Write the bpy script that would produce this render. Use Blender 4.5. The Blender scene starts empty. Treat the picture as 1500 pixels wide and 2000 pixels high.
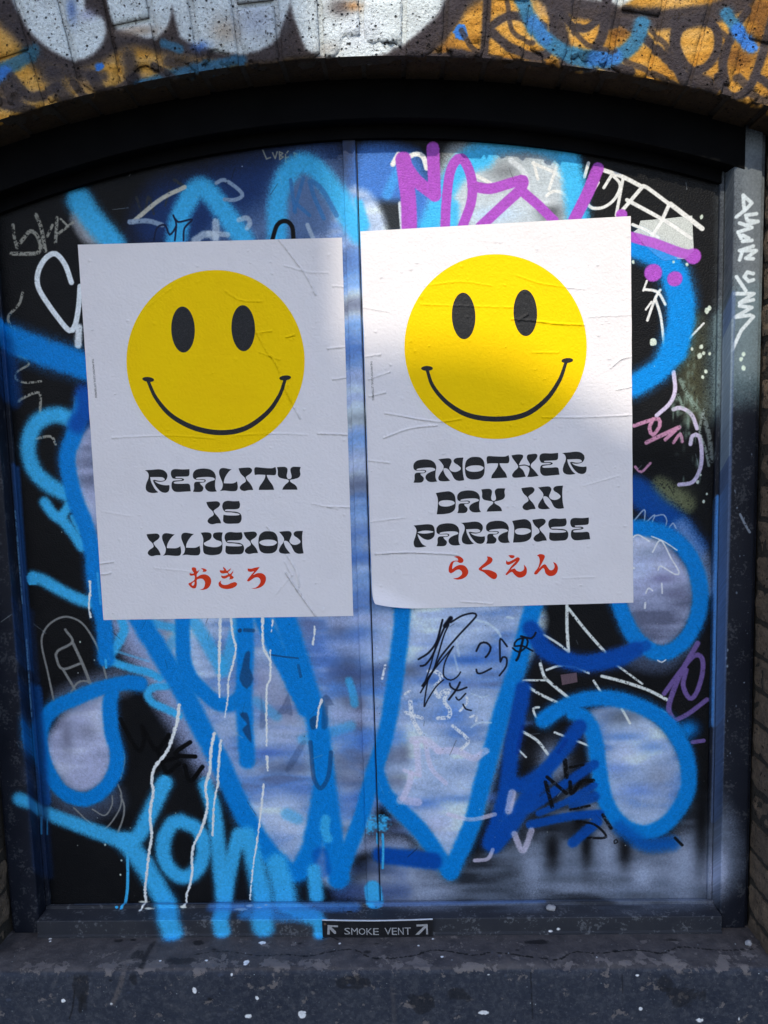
import bpy, bmesh, math, random
import numpy as np
from mathutils import Vector, Matrix, noise as mnoise
from mathutils.geometry import tessellate_polygon

random.seed(7)
RNG = np.random.default_rng(7)
scene = bpy.context.scene
COL = scene.collection
Z0 = 1.5            # camera height above the pavement; wall measurements below are relative to it

# ------------------------------------------------------------------ camera
F_PX, PITCH, ROLL, YAW, DIST = 1428.33, 0.1032, -0.0294, -0.0332, 1.6491
def cam_axes():
    f = np.array([math.sin(YAW)*math.cos(PITCH), math.cos(YAW)*math.cos(PITCH), -math.sin(PITCH)])
    r = np.array([math.cos(YAW), -math.sin(YAW), 0.0])
    u = np.cross(r, f)
    c, s = math.cos(ROLL), math.sin(ROLL)
    return c*r + s*u, -s*r + c*u, f
AX_R, AX_U, AX_F = cam_axes()
cam_d = bpy.data.cameras.new('camera')
cam = bpy.data.objects.new('camera', cam_d)
COL.objects.link(cam)
cam_d.sensor_fit = 'VERTICAL'
cam_d.sensor_height = 36.0
cam_d.lens = F_PX/2000*36.0
cam_d.clip_start, cam_d.clip_end = 0.05, 400
cam.matrix_world = Matrix(((AX_R[0], AX_U[0], -AX_F[0], 0), (AX_R[1], AX_U[1], -AX_F[1], -DIST),
                           (AX_R[2], AX_U[2], -AX_F[2], Z0), (0, 0, 0, 1)))
scene.camera = cam

# ------------------------------------------------------------------ light
SUN_DIR = Vector((0.2, 1.0, -1.0)).normalized()
world = bpy.data.worlds.new('World')
scene.world = world
world.use_nodes = True
wn = world.node_tree.nodes
sky = wn.new('ShaderNodeTexSky')
sky.sky_type = 'NISHITA'
sky.sun_disc = False
sky.sun_elevation = math.asin(-SUN_DIR.z)
sky.sun_rotation = math.atan2(-SUN_DIR.x, -SUN_DIR.y)
sky.air_density, sky.dust_density, sky.ozone_density = 1.0, 1.3, 2.2
world.node_tree.links.new(sky.outputs[0], wn['Background'].inputs[0])
wn['Background'].inputs[1].default_value = 0.15
sun_d = bpy.data.lights.new('sun', 'SUN')
sun_d.energy = 2.0
sun_d.angle = math.radians(0.53)
sun_d.color = (1.0, 0.90, 0.72)
sun = bpy.data.objects.new('sun', sun_d)
COL.objects.link(sun)
sun.rotation_euler = SUN_DIR.to_track_quat('-Z', 'Y').to_euler()
sun.location = (-2, -10, 12)
scene.view_settings.view_transform = 'Standard'
scene.view_settings.look = 'None'
scene.view_settings.gamma = 1.0
scene.view_settings.exposure = 0.78
scene.cycles.max_bounces = 6

# ------------------------------------------------------------------ measuring: photograph point -> point on a surface of the place
def ray(px, py):
    a, b = (px-750)/F_PX, -(py-1000)/F_PX
    return a*AX_R + b*AX_U + AX_F
def on_y(px, py, Y):                      # on a plane parallel to the wall
    v = ray(px, py); t = (Y+DIST)/v[1]
    return v[0]*t, v[2]*t
Y_FRAME, Y_SILL, Y_WALL, Y_NOSE = -0.045, -0.06, -0.14, -0.17
Z_LEAF, Z_SILL, Z_LEDGE = -1.108, -1.1135, -1.154
X_L, X_R = -0.893, 0.681                 # door leaf edges
XF_L, XF_R = -0.904, 0.696               # frame face inner edges
XO_L, XO_R = -0.974, 0.762               # frame outer edges / brick reveal
X_MID = -0.106
def surf(px, py):                         # unfolded coordinates (x, z + y) of the leaf, sill, ledge and plinth
    x, z = on_y(px, py, 0.0)
    if z > Z_LEAF: return x, z
    v = ray(px, py)
    t = Z_SILL/v[2]; Y = v[1]*t-DIST
    if Y > Y_SILL: return v[0]*t, Z_SILL+min(Y, 0)
    x, z = on_y(px, py, Y_SILL)
    if z > Z_LEDGE: return x, z+Y_SILL
    t = Z_LEDGE/v[2]; Y = v[1]*t-DIST
    if Y > Y_NOSE: return v[0]*t, Z_LEDGE+Y
    x, z = on_y(px, py, Y_NOSE)
    return x, z+Y_NOSE
def arch_soffit(x): return 0.739 - (x-X_MID)**2/5.4
def frame_arc(x): return 0.6615 - (x-X_MID-0.01)**2/4.94

# ------------------------------------------------------------------ paint canvases (colour of the sprayed and written marks, drawn stroke by stroke)
def field(h, w, cell, stretch=1.0):
    gh, gw = int(h/cell)+3, int(w/(cell*stretch))+3
    g = RNG.random((gh, gw)).astype(np.float32)
    yy = np.arange(h)/cell; xx = np.arange(w)/(cell*stretch)
    yi = yy.astype(int); xi = xx.astype(int)
    fy = (yy-yi)[:, None].astype(np.float32); fx = (xx-xi)[None, :].astype(np.float32)
    fy = fy*fy*(3-2*fy); fx = fx*fx*(3-2*fx)
    a = g[yi][:, xi]; b = g[yi][:, xi+1]; c = g[yi+1][:, xi]; d = g[yi+1][:, xi+1]
    return (a*(1-fx)+b*fx)*(1-fy)+(c*(1-fx)+d*fx)*fy
def catmull(P, closed=False, step=0.006):
    P = [np.array(p, float) for p in P]
    n = len(P)
    if n < 3 and not closed:
        k = max(2, int(np.linalg.norm(P[1]-P[0])/step))
        return [P[0]+(P[1]-P[0])*i/k for i in range(k+1)]
    out = []
    for i in range(n if closed else n-1):
        p1, p2 = P[i], P[(i+1) % n]
        p0 = P[(i-1) % n] if (closed or i > 0) else 2*p1-p2
        p3 = P[(i+2) % n] if (closed or i+2 < n) else 2*p2-p1
        k = max(2, int(np.linalg.norm(p2-p1)/step))
        for j in range(k):
            t = j/k
            out.append(0.5*((2*p1)+(-p0+p2)*t+(2*p0-5*p1+4*p2-p3)*t*t+(-p0+3*p1-3*p2+p3)*t**3))
    out.append(P[0] if closed else P[-1])
    return out
def pts(s): return [tuple(float(v) for v in q.split(',')) for q in s.split()]
def lin(c): return np.where(c <= 0.04045, c/12.92, ((c+0.055)/1.055)**2.4)
def srgb(c): return np.where(c <= 0.0031308, c*12.92, 1.055*np.power(np.maximum(c, 0), 1/2.4)-0.055)
ILL_SHADE = np.array([0.68, 0.68, 0.80])     # light level that the shaded and the sunny white paper shows
ILL_SUN = np.array([1.12, 1.08, 1.02])
def shade(*c): return srgb(np.clip(lin(np.array(c)/255.0)/ILL_SHADE, 0.002, 0.88))
def sunny(*c): return srgb(np.clip(lin(np.array(c)/255.0)/ILL_SUN, 0.002, 0.9))

class Canvas:
    RES = 1000
    def __init__(s, u0, u1, v0, v1, mapper):
        s.u0, s.u1, s.v0, s.v1, s.map = u0, u1, v0, v1, mapper
        s.w, s.h = int((u1-u0)*s.RES), int((v1-v0)*s.RES)
        s.rgb = np.zeros((s.h, s.w, 3), np.float32)
        s.a = np.zeros((s.h, s.w), np.float32)
        s.n1, s.n2, s.n3, s.n4 = (field(s.h, s.w, c) for c in (1.7, 4, 22, 70))
        s.cl = 0.34*field(s.h, s.w, 62, 1.7)+0.15*field(s.h, s.w, 24, 2.2)+0.30*field(s.h, s.w, 120, 1.1)+0.17*field(s.h, s.w, 13, 5.0)+0.04*field(s.h, s.w, 3)
    def px(s, uv): return ((uv[0]-s.u0)*s.RES, (uv[1]-s.v0)*s.RES)
    def comp(s, sl, al, col):
        al = al[..., None]
        A = s.a[sl][..., None]
        tot = al + A*(1-al)
        s.rgb[sl] = np.where(tot > 1e-5, (np.asarray(col, np.float32)*al + s.rgb[sl]*A*(1-al))/np.maximum(tot, 1e-5), s.rgb[sl])
        s.a[sl] = tot[..., 0]
    def window(s, x0, x1, y0, y1):
        x0, x1 = max(0, int(x0)), min(s.w, int(x1)+1); y0, y1 = max(0, int(y0)), min(s.h, int(y1)+1)
        return None if x1 <= x0 or y1 <= y0 else (x0, x1, y0, y1)
    def sdist(s, path, r0, r1, pad):
        P = np.array(path); n = len(P)
        W = s.window(P[:, 0].min()-pad, P[:, 0].max()+pad, P[:, 1].min()-pad, P[:, 1].max()+pad)
        if W is None: return None, None
        x0, x1, y0, y1 = W
        D = np.full((y1-y0, x1-x0), 1e6, np.float32)
        for i in range(n-1):
            a, b = P[i], P[i+1]
            w = s.window(min(a[0], b[0])-pad, max(a[0], b[0])+pad, min(a[1], b[1])-pad, max(a[1], b[1])+pad)
            if w is None: continue
            X = np.arange(w[0], w[1], dtype=np.float32)[None, :]; Y = np.arange(w[2], w[3], dtype=np.float32)[:, None]
            d = b-a; L = d@d+1e-9
            t = np.clip(((X-a[0])*d[0]+(Y-a[1])*d[1])/L, 0, 1)
            rad = r0+(r1-r0)*(i+t)/(n-1)
            q = np.sqrt((X-a[0]-t*d[0])**2+(Y-a[1]-t*d[1])**2)-rad
            v = D[w[2]-y0:w[3]-y0, w[0]-x0:w[1]-x0]
            np.minimum(v, q, out=v)
        return D, (slice(y0, y1), slice(x0, x1))
    def stroke(s, P, w, col, op=1.0, soft=0.3, rough=0.0, w2=None, closed=False, straight=False, grain=0.35, Y=None, wob=0.0):
        P = pts(P) if isinstance(P, str) else P
        uv = [s.px(s.map(*p) if Y is None else (lambda q: (q[0], q[1]+Y))(on_y(p[0], p[1], Y))) for p in P]
        path = catmull(uv, closed, 6) if not straight else catmull_lin(uv)
        if soft >= .28 and w >= 11: w *= 1.09; w2 = w2*1.09 if w2 else None      # the fog of a spray cap widens the line
        r0 = w/870*s.RES/2; r1 = r0 if w2 is None else w2/870*s.RES/2
        e = max(1.0, soft*max(r0, r1)*2)
        spray = soft >= .28 and w >= 11
        D, sl = s.sdist(path, r0, r1, (2.1 if spray else 1)*max(r0, r1)+e+3)
        if D is None: return
        if spray:
            D = D+(s.n3[sl]-.5)*r0*.12
            mist = np.exp(-np.maximum(D, 0)/(.34*r0+1.5))*np.clip(1.5*s.n1[sl]-.1, 0, 1)*np.clip((1.0*r0-D)/(.7*r0), 0, 1)
            s.comp(sl, mist*op*.32, np.asarray(col)*.8+.2*np.array((.62, .78, .92)))
        if wob: D = D+(s.n2[sl]-0.5)*wob*2
        t = np.clip(0.5-D/e, 0, 1); al = t*t*(3-2*t)
        al = np.clip(al+(s.n1[sl]-0.5)*grain*4*al*(1-al), 0, 1)
        if spray: al = al*np.clip(.80+.36*s.cl[sl]+.10*s.n3[sl], 0, 1)
        if rough: al = al*np.clip((0.55*s.n1[sl]+0.45*s.n2[sl]-rough*0.62)*7+0.2, 0, 1)
        s.comp(sl, al*op, col)
    def fill(s, P, col, op=1.0, soft=8, grain=0.3, uneven=0.0):
        P = pts(P) if isinstance(P, str) else P
        path = catmull([s.px(s.map(*p)) for p in P], True, 10)
        e = soft/870*s.RES
        D, sl = s.sdist(path, 0, 0, e+3)
        if D is None: return
        y0, x0 = sl[0].start, sl[1].start
        Y, X = np.mgrid[sl[0].start:sl[0].stop, sl[1].start:sl[1].stop].astype(np.float32)
        inside = np.zeros(D.shape, bool)
        for a, b in zip(path[:-1], path[1:]):
            if a[1] == b[1]: continue
            c = ((a[1] > Y) != (b[1] > Y)) & (X < (b[0]-a[0])*(Y-a[1])/(b[1]-a[1])+a[0])
            inside ^= c
        D = np.minimum(D, 1e3)*np.where(inside, -1, 1)
        t = np.clip(0.5-D/(2*e), 0, 1); al = t*t*(3-2*t)
        al = np.clip(al+(s.n1[sl]-0.5)*grain*4*al*(1-al), 0, 1)
        if uneven: al = al*np.clip(1-uneven+uneven*2*(0.6*s.n3[sl]+0.4*s.n4[sl]), 0, 1)
        s.comp(sl, al*op, col)
    def cloud(s, P, cols, op=1.0, soft=12):
        """sprayed fill that drifts between several tones"""
        a0 = s.a.copy(); rgb0 = s.rgb.copy()
        s.fill(P, (1, 1, 1), op, soft)
        W = (s.a != a0) | np.any(s.rgb != rgb0, 2)
        ys, xs = np.where(W)
        sl = (slice(ys.min(), ys.max()+1), slice(xs.min(), xs.max()+1))
        s.a, s.rgb = a0, rgb0
        tmp_a, tmp_rgb = np.zeros_like(a0), None
        keep_a, keep_rgb = s.a, s.rgb
        s.a, s.rgb = tmp_a, np.zeros_like(rgb0); s.fill(P, (1, 1, 1), op, soft); m = s.a[sl]
        s.a, s.rgb = keep_a, keep_rgb
        t = np.clip((s.cl[sl]-.30)/.40, 0, 1)*(len(cols)-1)
        C = np.array(cols, np.float32); i = np.minimum(t.astype(int), len(cols)-2); f = (t-i)[..., None]
        s.comp(sl, m, C[i]*(1-f)+C[i+1]*f)
    def blob(s, p, rx, ry, col, op=1.0, hard=0.0, Y=None):
        c = s.px(s.map(*p) if Y is None else (lambda q: (q[0], q[1]+Y))(on_y(p[0], p[1], Y)))
        k = s.RES/870; rx *= k; ry *= k; m = 1.1 if hard else 2.6
        W = s.window(c[0]-rx*m-2, c[0]+rx*m+2, c[1]-ry*m-2, c[1]+ry*m+2)
        if W is None: return
        X = np.arange(W[0], W[1], dtype=np.float32)[None, :]; Yy = np.arange(W[2], W[3], dtype=np.float32)[:, None]
        q = ((X-c[0])/rx)**2+((Yy-c[1])/ry)**2
        sl = (slice(W[2], W[3]), slice(W[0], W[1]))
        if hard: al = np.clip((1-np.sqrt(q)+(s.n2[sl]-0.5)*0.35+(s.n3[sl]-.5)*(1.0 if min(rx, ry) > 6 else .2))*min(rx, ry)*hard, 0, 1)
        else: al = np.exp(-q*1.1); al = np.clip(al+(s.n1[sl]-0.5)*0.3*4*al*(1-al), 0, 1)
        s.comp(sl, al*op, col)
    def image(s, name):
        im = bpy.data.images.new(name, s.w, s.h, alpha=True)
        im.alpha_mode = 'CHANNEL_PACKED'
        s.rgb *= (1+(s.n1-.5)*.11+(s.n2-.5)*.10)[..., None]
        buf = np.concatenate([np.clip(s.rgb, 0, 1), np.clip(s.a, 0, 1)[..., None]], 2).astype(np.float32)
        im.pixels.foreach_set(buf.ravel())
        im.pack()
        return im
def catmull_lin(P):
    out = []
    for a, b in zip(P[:-1], P[1:]):
        a, b = np.array(a), np.array(b)
        k = max(1, int(np.linalg.norm(b-a)/8))
        out += [a+(b-a)*i/k for i in range(k)]
    return out+[np.array(P[-1])]

# ------------------------------------------------------------------ marks on the door, frame, sill and ledge
D = Canvas(-1.06, 0.90, -1.62, 0.665, surf)
S, B, FL = D.stroke, D.blob, D.fill
MID, DEEP, CYAN = shade(0, 110, 194), shade(2, 62, 150), shade(52, 152, 214)
HAZE, GREY, NAVY = shade(140, 150, 198), shade(112, 122, 150), shade(22, 52, 112)
BLACK, CHALK, WHITE = shade(9, 9, 12), shade(196, 198, 206), shade(226, 222, 214)
PURPLE, LILAC, PINK = sunny(176, 82, 190), shade(172, 162, 200), shade(170, 120, 158)

# sprayed fills and clouds, oldest first
FL('300,380 400,345 560,300 660,300 668,480 300,480', NAVY, 0.62, 40)
FL('420,470 520,400 560,330 640,320 700,420 700,480', shade(104, 124, 168), 0.62, 40)
FL('700,300 800,300 830,340 860,440 700,450', sunny(70, 125, 205), 0.95, 22)
FL('720,400 760,392 790,400 792,450 715,450', shade(28, 28, 30), 0.9, 12)
FL('880,300 960,296 1090,310 1110,380 1090,440 860,445', sunny(205, 212, 214), 0.95, 22, uneven=0.25)
B((985, 335), 34, 22, sunny(120, 122, 124), 0.75); B((1075, 415), 26, 18, sunny(70, 72, 74), 0.8)
B((1060, 395), 30, 9, sunny(226, 228, 228), 0.7); B((960, 420), 50, 16, sunny(190, 214, 236), 0.8)
FL('150,410 175,420 210,472 170,476 140,430', shade(150, 150, 166), 0.75, 10)
TONES = [shade(92, 108, 154), shade(100, 132, 194), shade(130, 148, 192), shade(150, 166, 206), shade(164, 178, 216), shade(190, 202, 230)]
DULL = [shade(88, 92, 122), shade(124, 130, 166), shade(148, 152, 192), shade(160, 164, 204), shade(178, 182, 216)]
D.cloud('640,470 760,470 760,1230 640,1230', TONES, 0.95, 10)
D.cloud('240,1200 480,1190 700,1190 1040,1185 1012,1330 955,1540 905,1665 872,1690 770,1590 742,1560 690,1690 655,1730 600,1700 540,1680 470,1580 400,1440 300,1290', TONES, 0.97, 16)
D.cloud('110,1420 150,1370 205,1345 215,1400 220,1480 200,1530 150,1550 105,1510 88,1455', DULL, 0.95, 14)
D.cloud('1230,1050 1290,1060 1340,1110 1355,1170 1335,1225 1300,1258 1255,1250 1225,1200', DULL, 0.95, 12)
D.cloud('1130,1405 1215,1375 1290,1425 1335,1500 1340,1560 1300,1608 1250,1622 1190,1590 1165,1530 1145,1440', TONES, 0.95, 12)
D.cloud('150,860 200,850 205,1120 165,1030 140,930', DULL, 0.9, 10)
D.cloud('740,1640 900,1690 1000,1640 1100,1560 1175,1570 1200,1630 1300,1650 1375,1560 1378,1762 740,1762', [shade(40, 44, 56), shade(84, 92, 114), shade(104, 114, 142), shade(130, 140, 172)], 0.75, 30)
for x, y, rx, ry, o in ((1040, 1700, 26, 60, .6), (1185, 1660, 24, 70, .6), (1255, 1712, 22, 26, .95), (1335, 1690, 26, 60, .7),
                        (790, 1705, 24, 34, .7), (850, 1740, 60, 14, .5), (1120, 1735, 80, 16, .5), (1000, 1580, 24, 40, .6), (1080, 1490, 24, 34, .8)):
    B((x, y), rx, ry, shade(140, 150, 184), o)
for x, y, rx, ry in ((1078, 1660, 16, 46), (1145, 1650, 12, 50), (1220, 1660, 14, 40), (1370, 1600, 14, 100), (700, 1690, 24, 20), (1130, 1600, 14, 30)):
    B((x, y), rx, ry, BLACK, 0.85)
# darker clouds drifting over the pale fill
for x, y, rx, ry, c, o in ((640, 1280, 70, 60, (70, 110, 190), .75), (680, 1330, 26, 90, (70, 76, 104), .7), (560, 1500, 60, 16, (80, 84, 108), .65),
        (600, 1540, 70, 18, (70, 106, 180), .7), (520, 1470, 40, 12, (70, 100, 180), .7), (830, 1300, 40, 20, (60, 90, 160), .7),
        (920, 1290, 70, 13, (52, 96, 178), .9), (960, 1270, 40, 12, (58, 100, 180), .8), (880, 1395, 36, 34, (78, 120, 198), .8), (860, 1330, 60, 10, (60, 100, 180), .7),
        (800, 1310, 26, 14, (62, 70, 96), .6), (660, 1220, 24, 36, (84, 88, 116), .7), (500, 1330, 40, 40, (134, 134, 170), .8), (560, 1380, 50, 60, (120, 120, 152), .7),
        (700, 1245, 40, 20, (66, 104, 180), .7), (700, 1400, 14, 60, (74, 72, 98), .8), (710, 1450, 16, 20, (60, 92, 170), .8), (700, 1560, 14, 30, (60, 100, 180), .6),
        (820, 1570, 50, 12, (66, 108, 186), .8), (900, 1560, 50, 10, (74, 112, 186), .7), (790, 1470, 14, 30, (96, 100, 128), .6), (480, 1330, 22, 16, (70, 110, 190), .7),
        (560, 1615, 50, 30, (178, 186, 222), .8), (850, 1610, 40, 26, (172, 176, 214), .8), (320, 1230, 24, 50, (90, 90, 120), .6), (600, 1230, 24, 34, (92, 98, 140), .6),
        (130, 1440, 14, 40, (92, 94, 118), .6), (170, 1430, 24, 20, (104, 106, 130), .5), (1290, 1130, 30, 10, (108, 106, 150), .8), (1320, 1160, 24, 10, (104, 104, 140), .6),
        (1250, 1110, 30, 26, (168, 178, 220), .7), (1270, 1080, 40, 14, (104, 116, 150), .5), (1215, 1440, 40, 10, (74, 118, 196), .6), (1270, 1460, 40, 14, (78, 120, 200), .6),
        (1200, 1500, 40, 12, (100, 130, 205), .6), (1250, 1545, 50, 14, (88, 120, 196), .7), (1215, 1400, 40, 18, (70, 74, 84), .6), (1285, 1520, 26, 30, (128, 136, 166), .7),
        (1225, 1470, 30, 20, (176, 182, 220), .6)):
    B((x, y), rx, ry, shade(*c), o)
for k in range(46):                                    # banding of the spray on the pale fill
    x, y = random.uniform(420, 1010), random.uniform(1215, 1640)
    if abs(x-700) > 340-0.2*(y-1200)+40: continue
    B((x, y), random.uniform(18, 50), random.uniform(5, 11), shade(*random.choice(((96, 126, 196), (176, 182, 222), (112, 114, 146), (84, 114, 190), (168, 176, 216)))), random.uniform(.25, .5))
for y in range(470, 1760, 44):                         # banding over the strip between the leaves
    x = 684+(y-480)*0.0328
    S([(x-60, y+random.uniform(-8, 8)), (x, y+random.uniform(-10, 10)), (x+60, y+random.uniform(-8, 8))], random.uniform(18, 34), shade(*random.choice(((60, 96, 170), (150, 160, 204), (74, 78, 104), (70, 118, 196), (54, 72, 124)))), random.uniform(.35, .7), 1.3)
S('1240,955 1275,985 1312,1020 1350,1070', 44, shade(6, 60, 138), 0.95, .5)
S('1290,945 1310,965 1340,985', 26, shade(104, 108, 82), 0.55, .8, rough=.5); B((1322, 968), 28, 18, shade(96, 100, 80), 0.35)
S('1352,640 1350,720 1362,800', 40, shade(66, 66, 52), 0.5, 1.0, rough=.3)
B((1285, 890), 52, 34, BLACK, 0.9)
S('1330,1030 1362,1080 1378,1150', 24, shade(120, 140, 190), 0.6, 1.2)
S('1330,1262 1290,1290 1240,1282', 34, shade(74, 84, 116), 0.55, 1.2)
S('250,1215 300,1290 360,1390 430,1500', 60, shade(140, 148, 192), 0.85, .9)
S('232,1330 180,1350 130,1372', 42, shade(94, 100, 128), 0.6, 1.1)
S('100,1530 150,1580 215,1560', 44, shade(70, 78, 104), 0.5, 1.1)

# scratched and chalked tags on the dark paint
G1 = dict(rough=.5, soft=.35)
CH = shade(132, 130, 130)
for p, w in (('25,440 28,466 33,484', 6), ('33,482 46,466 58,452 70,458 79,480 74,494 56,496 22,496', 7), ('70,420 80,446 88,490', 7), ('102,440 92,462', 5),
             ('111,426 108,474', 6), ('112,458 144,434', 5), ('118,428 132,442', 4), ('44,572 36,596 16,618 20,636 34,648', 5), ('35,695 48,700 56,712 34,726 30,740 50,748 80,745', 4),
             ('36,785 44,778 76,768 78,806', 5), ('70,857 99,853 108,868', 5), ('40,690 52,688 72,706', 4)):
    S(p, w, CH, 0.9, **G1)
GM = shade(112, 112, 118)
for p, w in (('105,1370 93,1314 81,1259 86,1233 103,1214 129,1205 158,1216 180,1245 194,1276 208,1326', 4), ('127,1230 141,1254 112,1272 110,1286 122,1307 160,1295', 5),
             ('141,1254 160,1295 177,1338', 6), ('122,1307 148,1350', 5), ('136,1358 151,1334 170,1331 178,1340', 4), ('144,1578 175,1607 204,1619 232,1583 237,1554 230,1533', 3),
             ('180,1581 204,1593 218,1574 219,1555', 3), ('230,1626 240,1598 242,1574 235,1554', 3.5), ('240,1468 243,1487 235,1521', 3)):
    S(p, w, GM, 0.95, .4)
for p in ('513,294 520,311 528,308', '532,299 537,310 541,297', '545,297 546,312 553,307 546,304 552,300 545,297', '557,302 558,318 566,315', '557,309 563,307', '562,296 560,299', '580,302 574,299 575,305 581,308 577,312'):
    S(p, 2.6, shade(120, 120, 120), 0.9, .4, straight=True)
for p, w in (('266,386 280,420 290,384 300,418', 5), ('330,372 322,402', 4), ('340,352 356,362', 6)):
    S(p, w, shade(44, 44, 46), 0.7, rough=.45)
MK = shade(5, 5, 7)
for p in ('235,1405 256,1446 272,1467 281,1446 277,1419', '279,1422 301,1464', '329,1436 308,1467', '305,1462 315,1485 326,1509 350,1491', '371,1450 346,1467 345,1476 381,1478', '360,1495 371,1526 395,1498', '317,1488 346,1480'):
    S(p, 9, MK, 0.95, .25)
# white paint-pen tag at the upper right
WT = sunny(236, 232, 224)
for p, w in (('1040,319 1083,338 1107,359', 5), ('1088,322 1072,370', 5), ('1101,339 1083,339', 4), ('1067,383 1080,374 1099,378 1112,394', 5), ('1179,333 1216,346 1253,365', 6.5),
             ('1253,365 1262,366 1304,397', 6), ('1309,399 1371,447', 7.5), ('1195,341 1179,367', 5), ('1195,341 1211,362 1200,389 1179,405 1157,407 1147,399', 5), ('1217,346 1203,421', 5),
             ('1253,367 1216,410', 6), ('1224,391 1293,429 1349,466', 6), ('1307,399 1288,439 1269,467', 6), ('1235,439 1260,450 1285,465', 5), ('1149,319 1141,346', 5), ('1168,357 1152,383', 5),
             ('1042,318 1050,350', 5), ('927,342 957,358', 6)):
    S(p, w*1.15, WT, 0.97, .2, straight=len(pts(p)) < 3)
S('767,321 778,302', 10, WT, 1, .25); S('797,307 813,301 826,307 833,329', 9, WT, 1, .25); S('781,398 785,446', 8, sunny(206, 214, 220), 1, .3)
S('997,313 1023,337 1030,369', 10, sunny(224, 226, 226), .75, .4)
for p, w in (('1263,549 1256,568', 4), ('1260,566 1277,568 1288,575 1299,595', 5), ('1289,567 1279,584 1264,626', 5), ('1272,590 1261,605', 4), ('1280,586 1290,619 1297,676', 5), ('1374,632 1344,663', 4)):
    S(p, w, WT, 0.97, .25)
LW = shade(198, 202, 222)
S('139,552 128,520 114,500 102,496 86,508 74,532 73,556 84,580 112,620 135,646 146,636 153,600 156,560', 10, LW, 1, .18)
S('154,640 152,675', 11, LW, .95, .3, rough=.15)
for p in ('1315,727 1318,762 1308,788 1282,812', '1315,800 1330,797 1350,810 1361,837', '1348,868 1352,852 1365,852 1370,883 1367,916 1352,942 1326,947'):
    S(p, 7.5, LILAC, .95, .25, rough=.12)
for p, w in (('1238,832 1271,821 1286,819 1288,832 1275,850 1268,837 1275,819', 7), ('1262,865 1293,850 1326,835', 8), ('1299,859 1322,838', 7), ('1315,865 1328,848 1332,863', 6), ('1240,912 1252,922 1270,905', 5)):
    S(p, w, PINK, .9, .3, rough=.25)
for k in range(60):                                    # scraped, half-removed paint beside the pink tag
    B((random.gauss(1345, 14), random.gauss(800, 60)), random.uniform(1, 5), random.uniform(3, 12), shade(104, 122, 122), random.uniform(.15, .5))
S('1328,742 1342,770 1360,798', 7, shade(110, 128, 130), .6, .6, rough=.5); S('1324,772 1334,796', 5, shade(110, 128, 130), .6, .6, rough=.5)
S('1372,810 1384,850 1390,900', 8, shade(110, 120, 130), .5, .6, rough=.5); S('1375,800 1366,840 1378,880 1384,910', 5, shade(128, 140, 148), .5, .5, rough=.5)
# chalk lines on the lower right leaf
for p, w in (('1107,1183 1107,1226 1110,1274', 6), ('1110,1189 1144,1232 1182,1275', 5.5), ('1205,1300 1254,1336', 4), ('1061,1240 1089,1257 1110,1274', 4.5), ('1055,1297 1061,1318 1070,1330 1113,1366', 6),
             ('1067,1309 1092,1301 1123,1304 1150,1315', 4.5), ('1175,1321 1221,1333 1267,1349 1302,1367', 6), ('1018,1333 1052,1355 1089,1373', 5.5), ('1021,1329 1064,1329', 4), ('1159,1330 1175,1355', 4.5),
             ('1052,1382 1041,1385 1049,1404 1066,1418', 4.5), ('1018,1428 1049,1447 1070,1474', 5.5), ('1083,1431 1150,1457', 4.5), ('1214,1385 1230,1413', 5), ('1009,1462 1027,1479', 4), ('1250,1370 1300,1392', 3)):
    S(p, w, CHALK, .95, .3, rough=.34)
PM = shade(98, 78, 140)
for p, w in (('1297,1355 1328,1312 1356,1281 1371,1287 1371,1318 1359,1355 1346,1364 1334,1339 1340,1309', 9), ('1362,1257 1328,1318 1306,1379 1313,1404', 10), ('1313,1410 1343,1395 1380,1367', 9), ('1352,1450 1374,1447', 8)):
    S(p, w, PM, .92, .3, rough=.12)
for p, w in (('1236,1020 1258,996 1258,1020', 2.6), ('1260,1022 1278,1006 1272,1024', 2.6), ('1280,1008 1296,1006 1302,1018 1298,1032', 2.6), ('1306,1032 1314,1022 1320,1032', 2.6)):
    S(p, w, shade(150, 160, 190), .8, .4)
# light blue letters and tails
for p, w, o in (('150,826 123,813 97,813 70,828 57,857 56,890 68,921 92,945 128,965', 25, 1), ('87,982 103,1004 123,1018 141,1040 160,1068', 17, 1), ('134,988 119,1011', 15, 1), ('141,1010 156,1040', 10, .9),
                ('64,1128 88,1136 123,1156 158,1172 190,1181', 19, 1), ('237,1212 242,1230 230,1257 214,1278', 16, 1), ('218,1293 254,1305 290,1314 312,1325', 13, 1),
                ('326,1341 300,1343 288,1355 297,1372 326,1386 350,1398', 13, 1), ('290,1216 343,1228', 15, .8), ('374,1208 402,1252 432,1306', 24, .75), ('468,1208 452,1262 436,1311', 22, .75), ('343,1245 324,1272', 18, .5),
                ('681,1330 688,1352 692,1375', 14, .7), ('590,1445 640,1432 685,1418', 18, .45), ('500,1370 540,1400', 18, .4), ('560,1590 580,1600', 22, .5),
                ('344,470 353,421 375,380 394,368 416,387 444,424 478,470', 33, .97), ('541,470 541,405 554,352 582,322 610,325 635,352 667,399 700,462', 33, .97),
                ('154,392 180,430 222,478', 37, .97), ('836,446 861,390 887,345 917,318 945,308', 34, .97), ('882,405 880,445', 24, .9), ('1110,312 1120,365 1127,426', 34, .97),
                ('900,322 950,290 1030,276 1100,298', 34, .6), ('700,400 712,440', 16, .9)):
    S(p, w, CYAN, o, .5)
S('782,330 768,352 756,380', 16, sunny(70, 160, 230), .8, .6)
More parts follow.
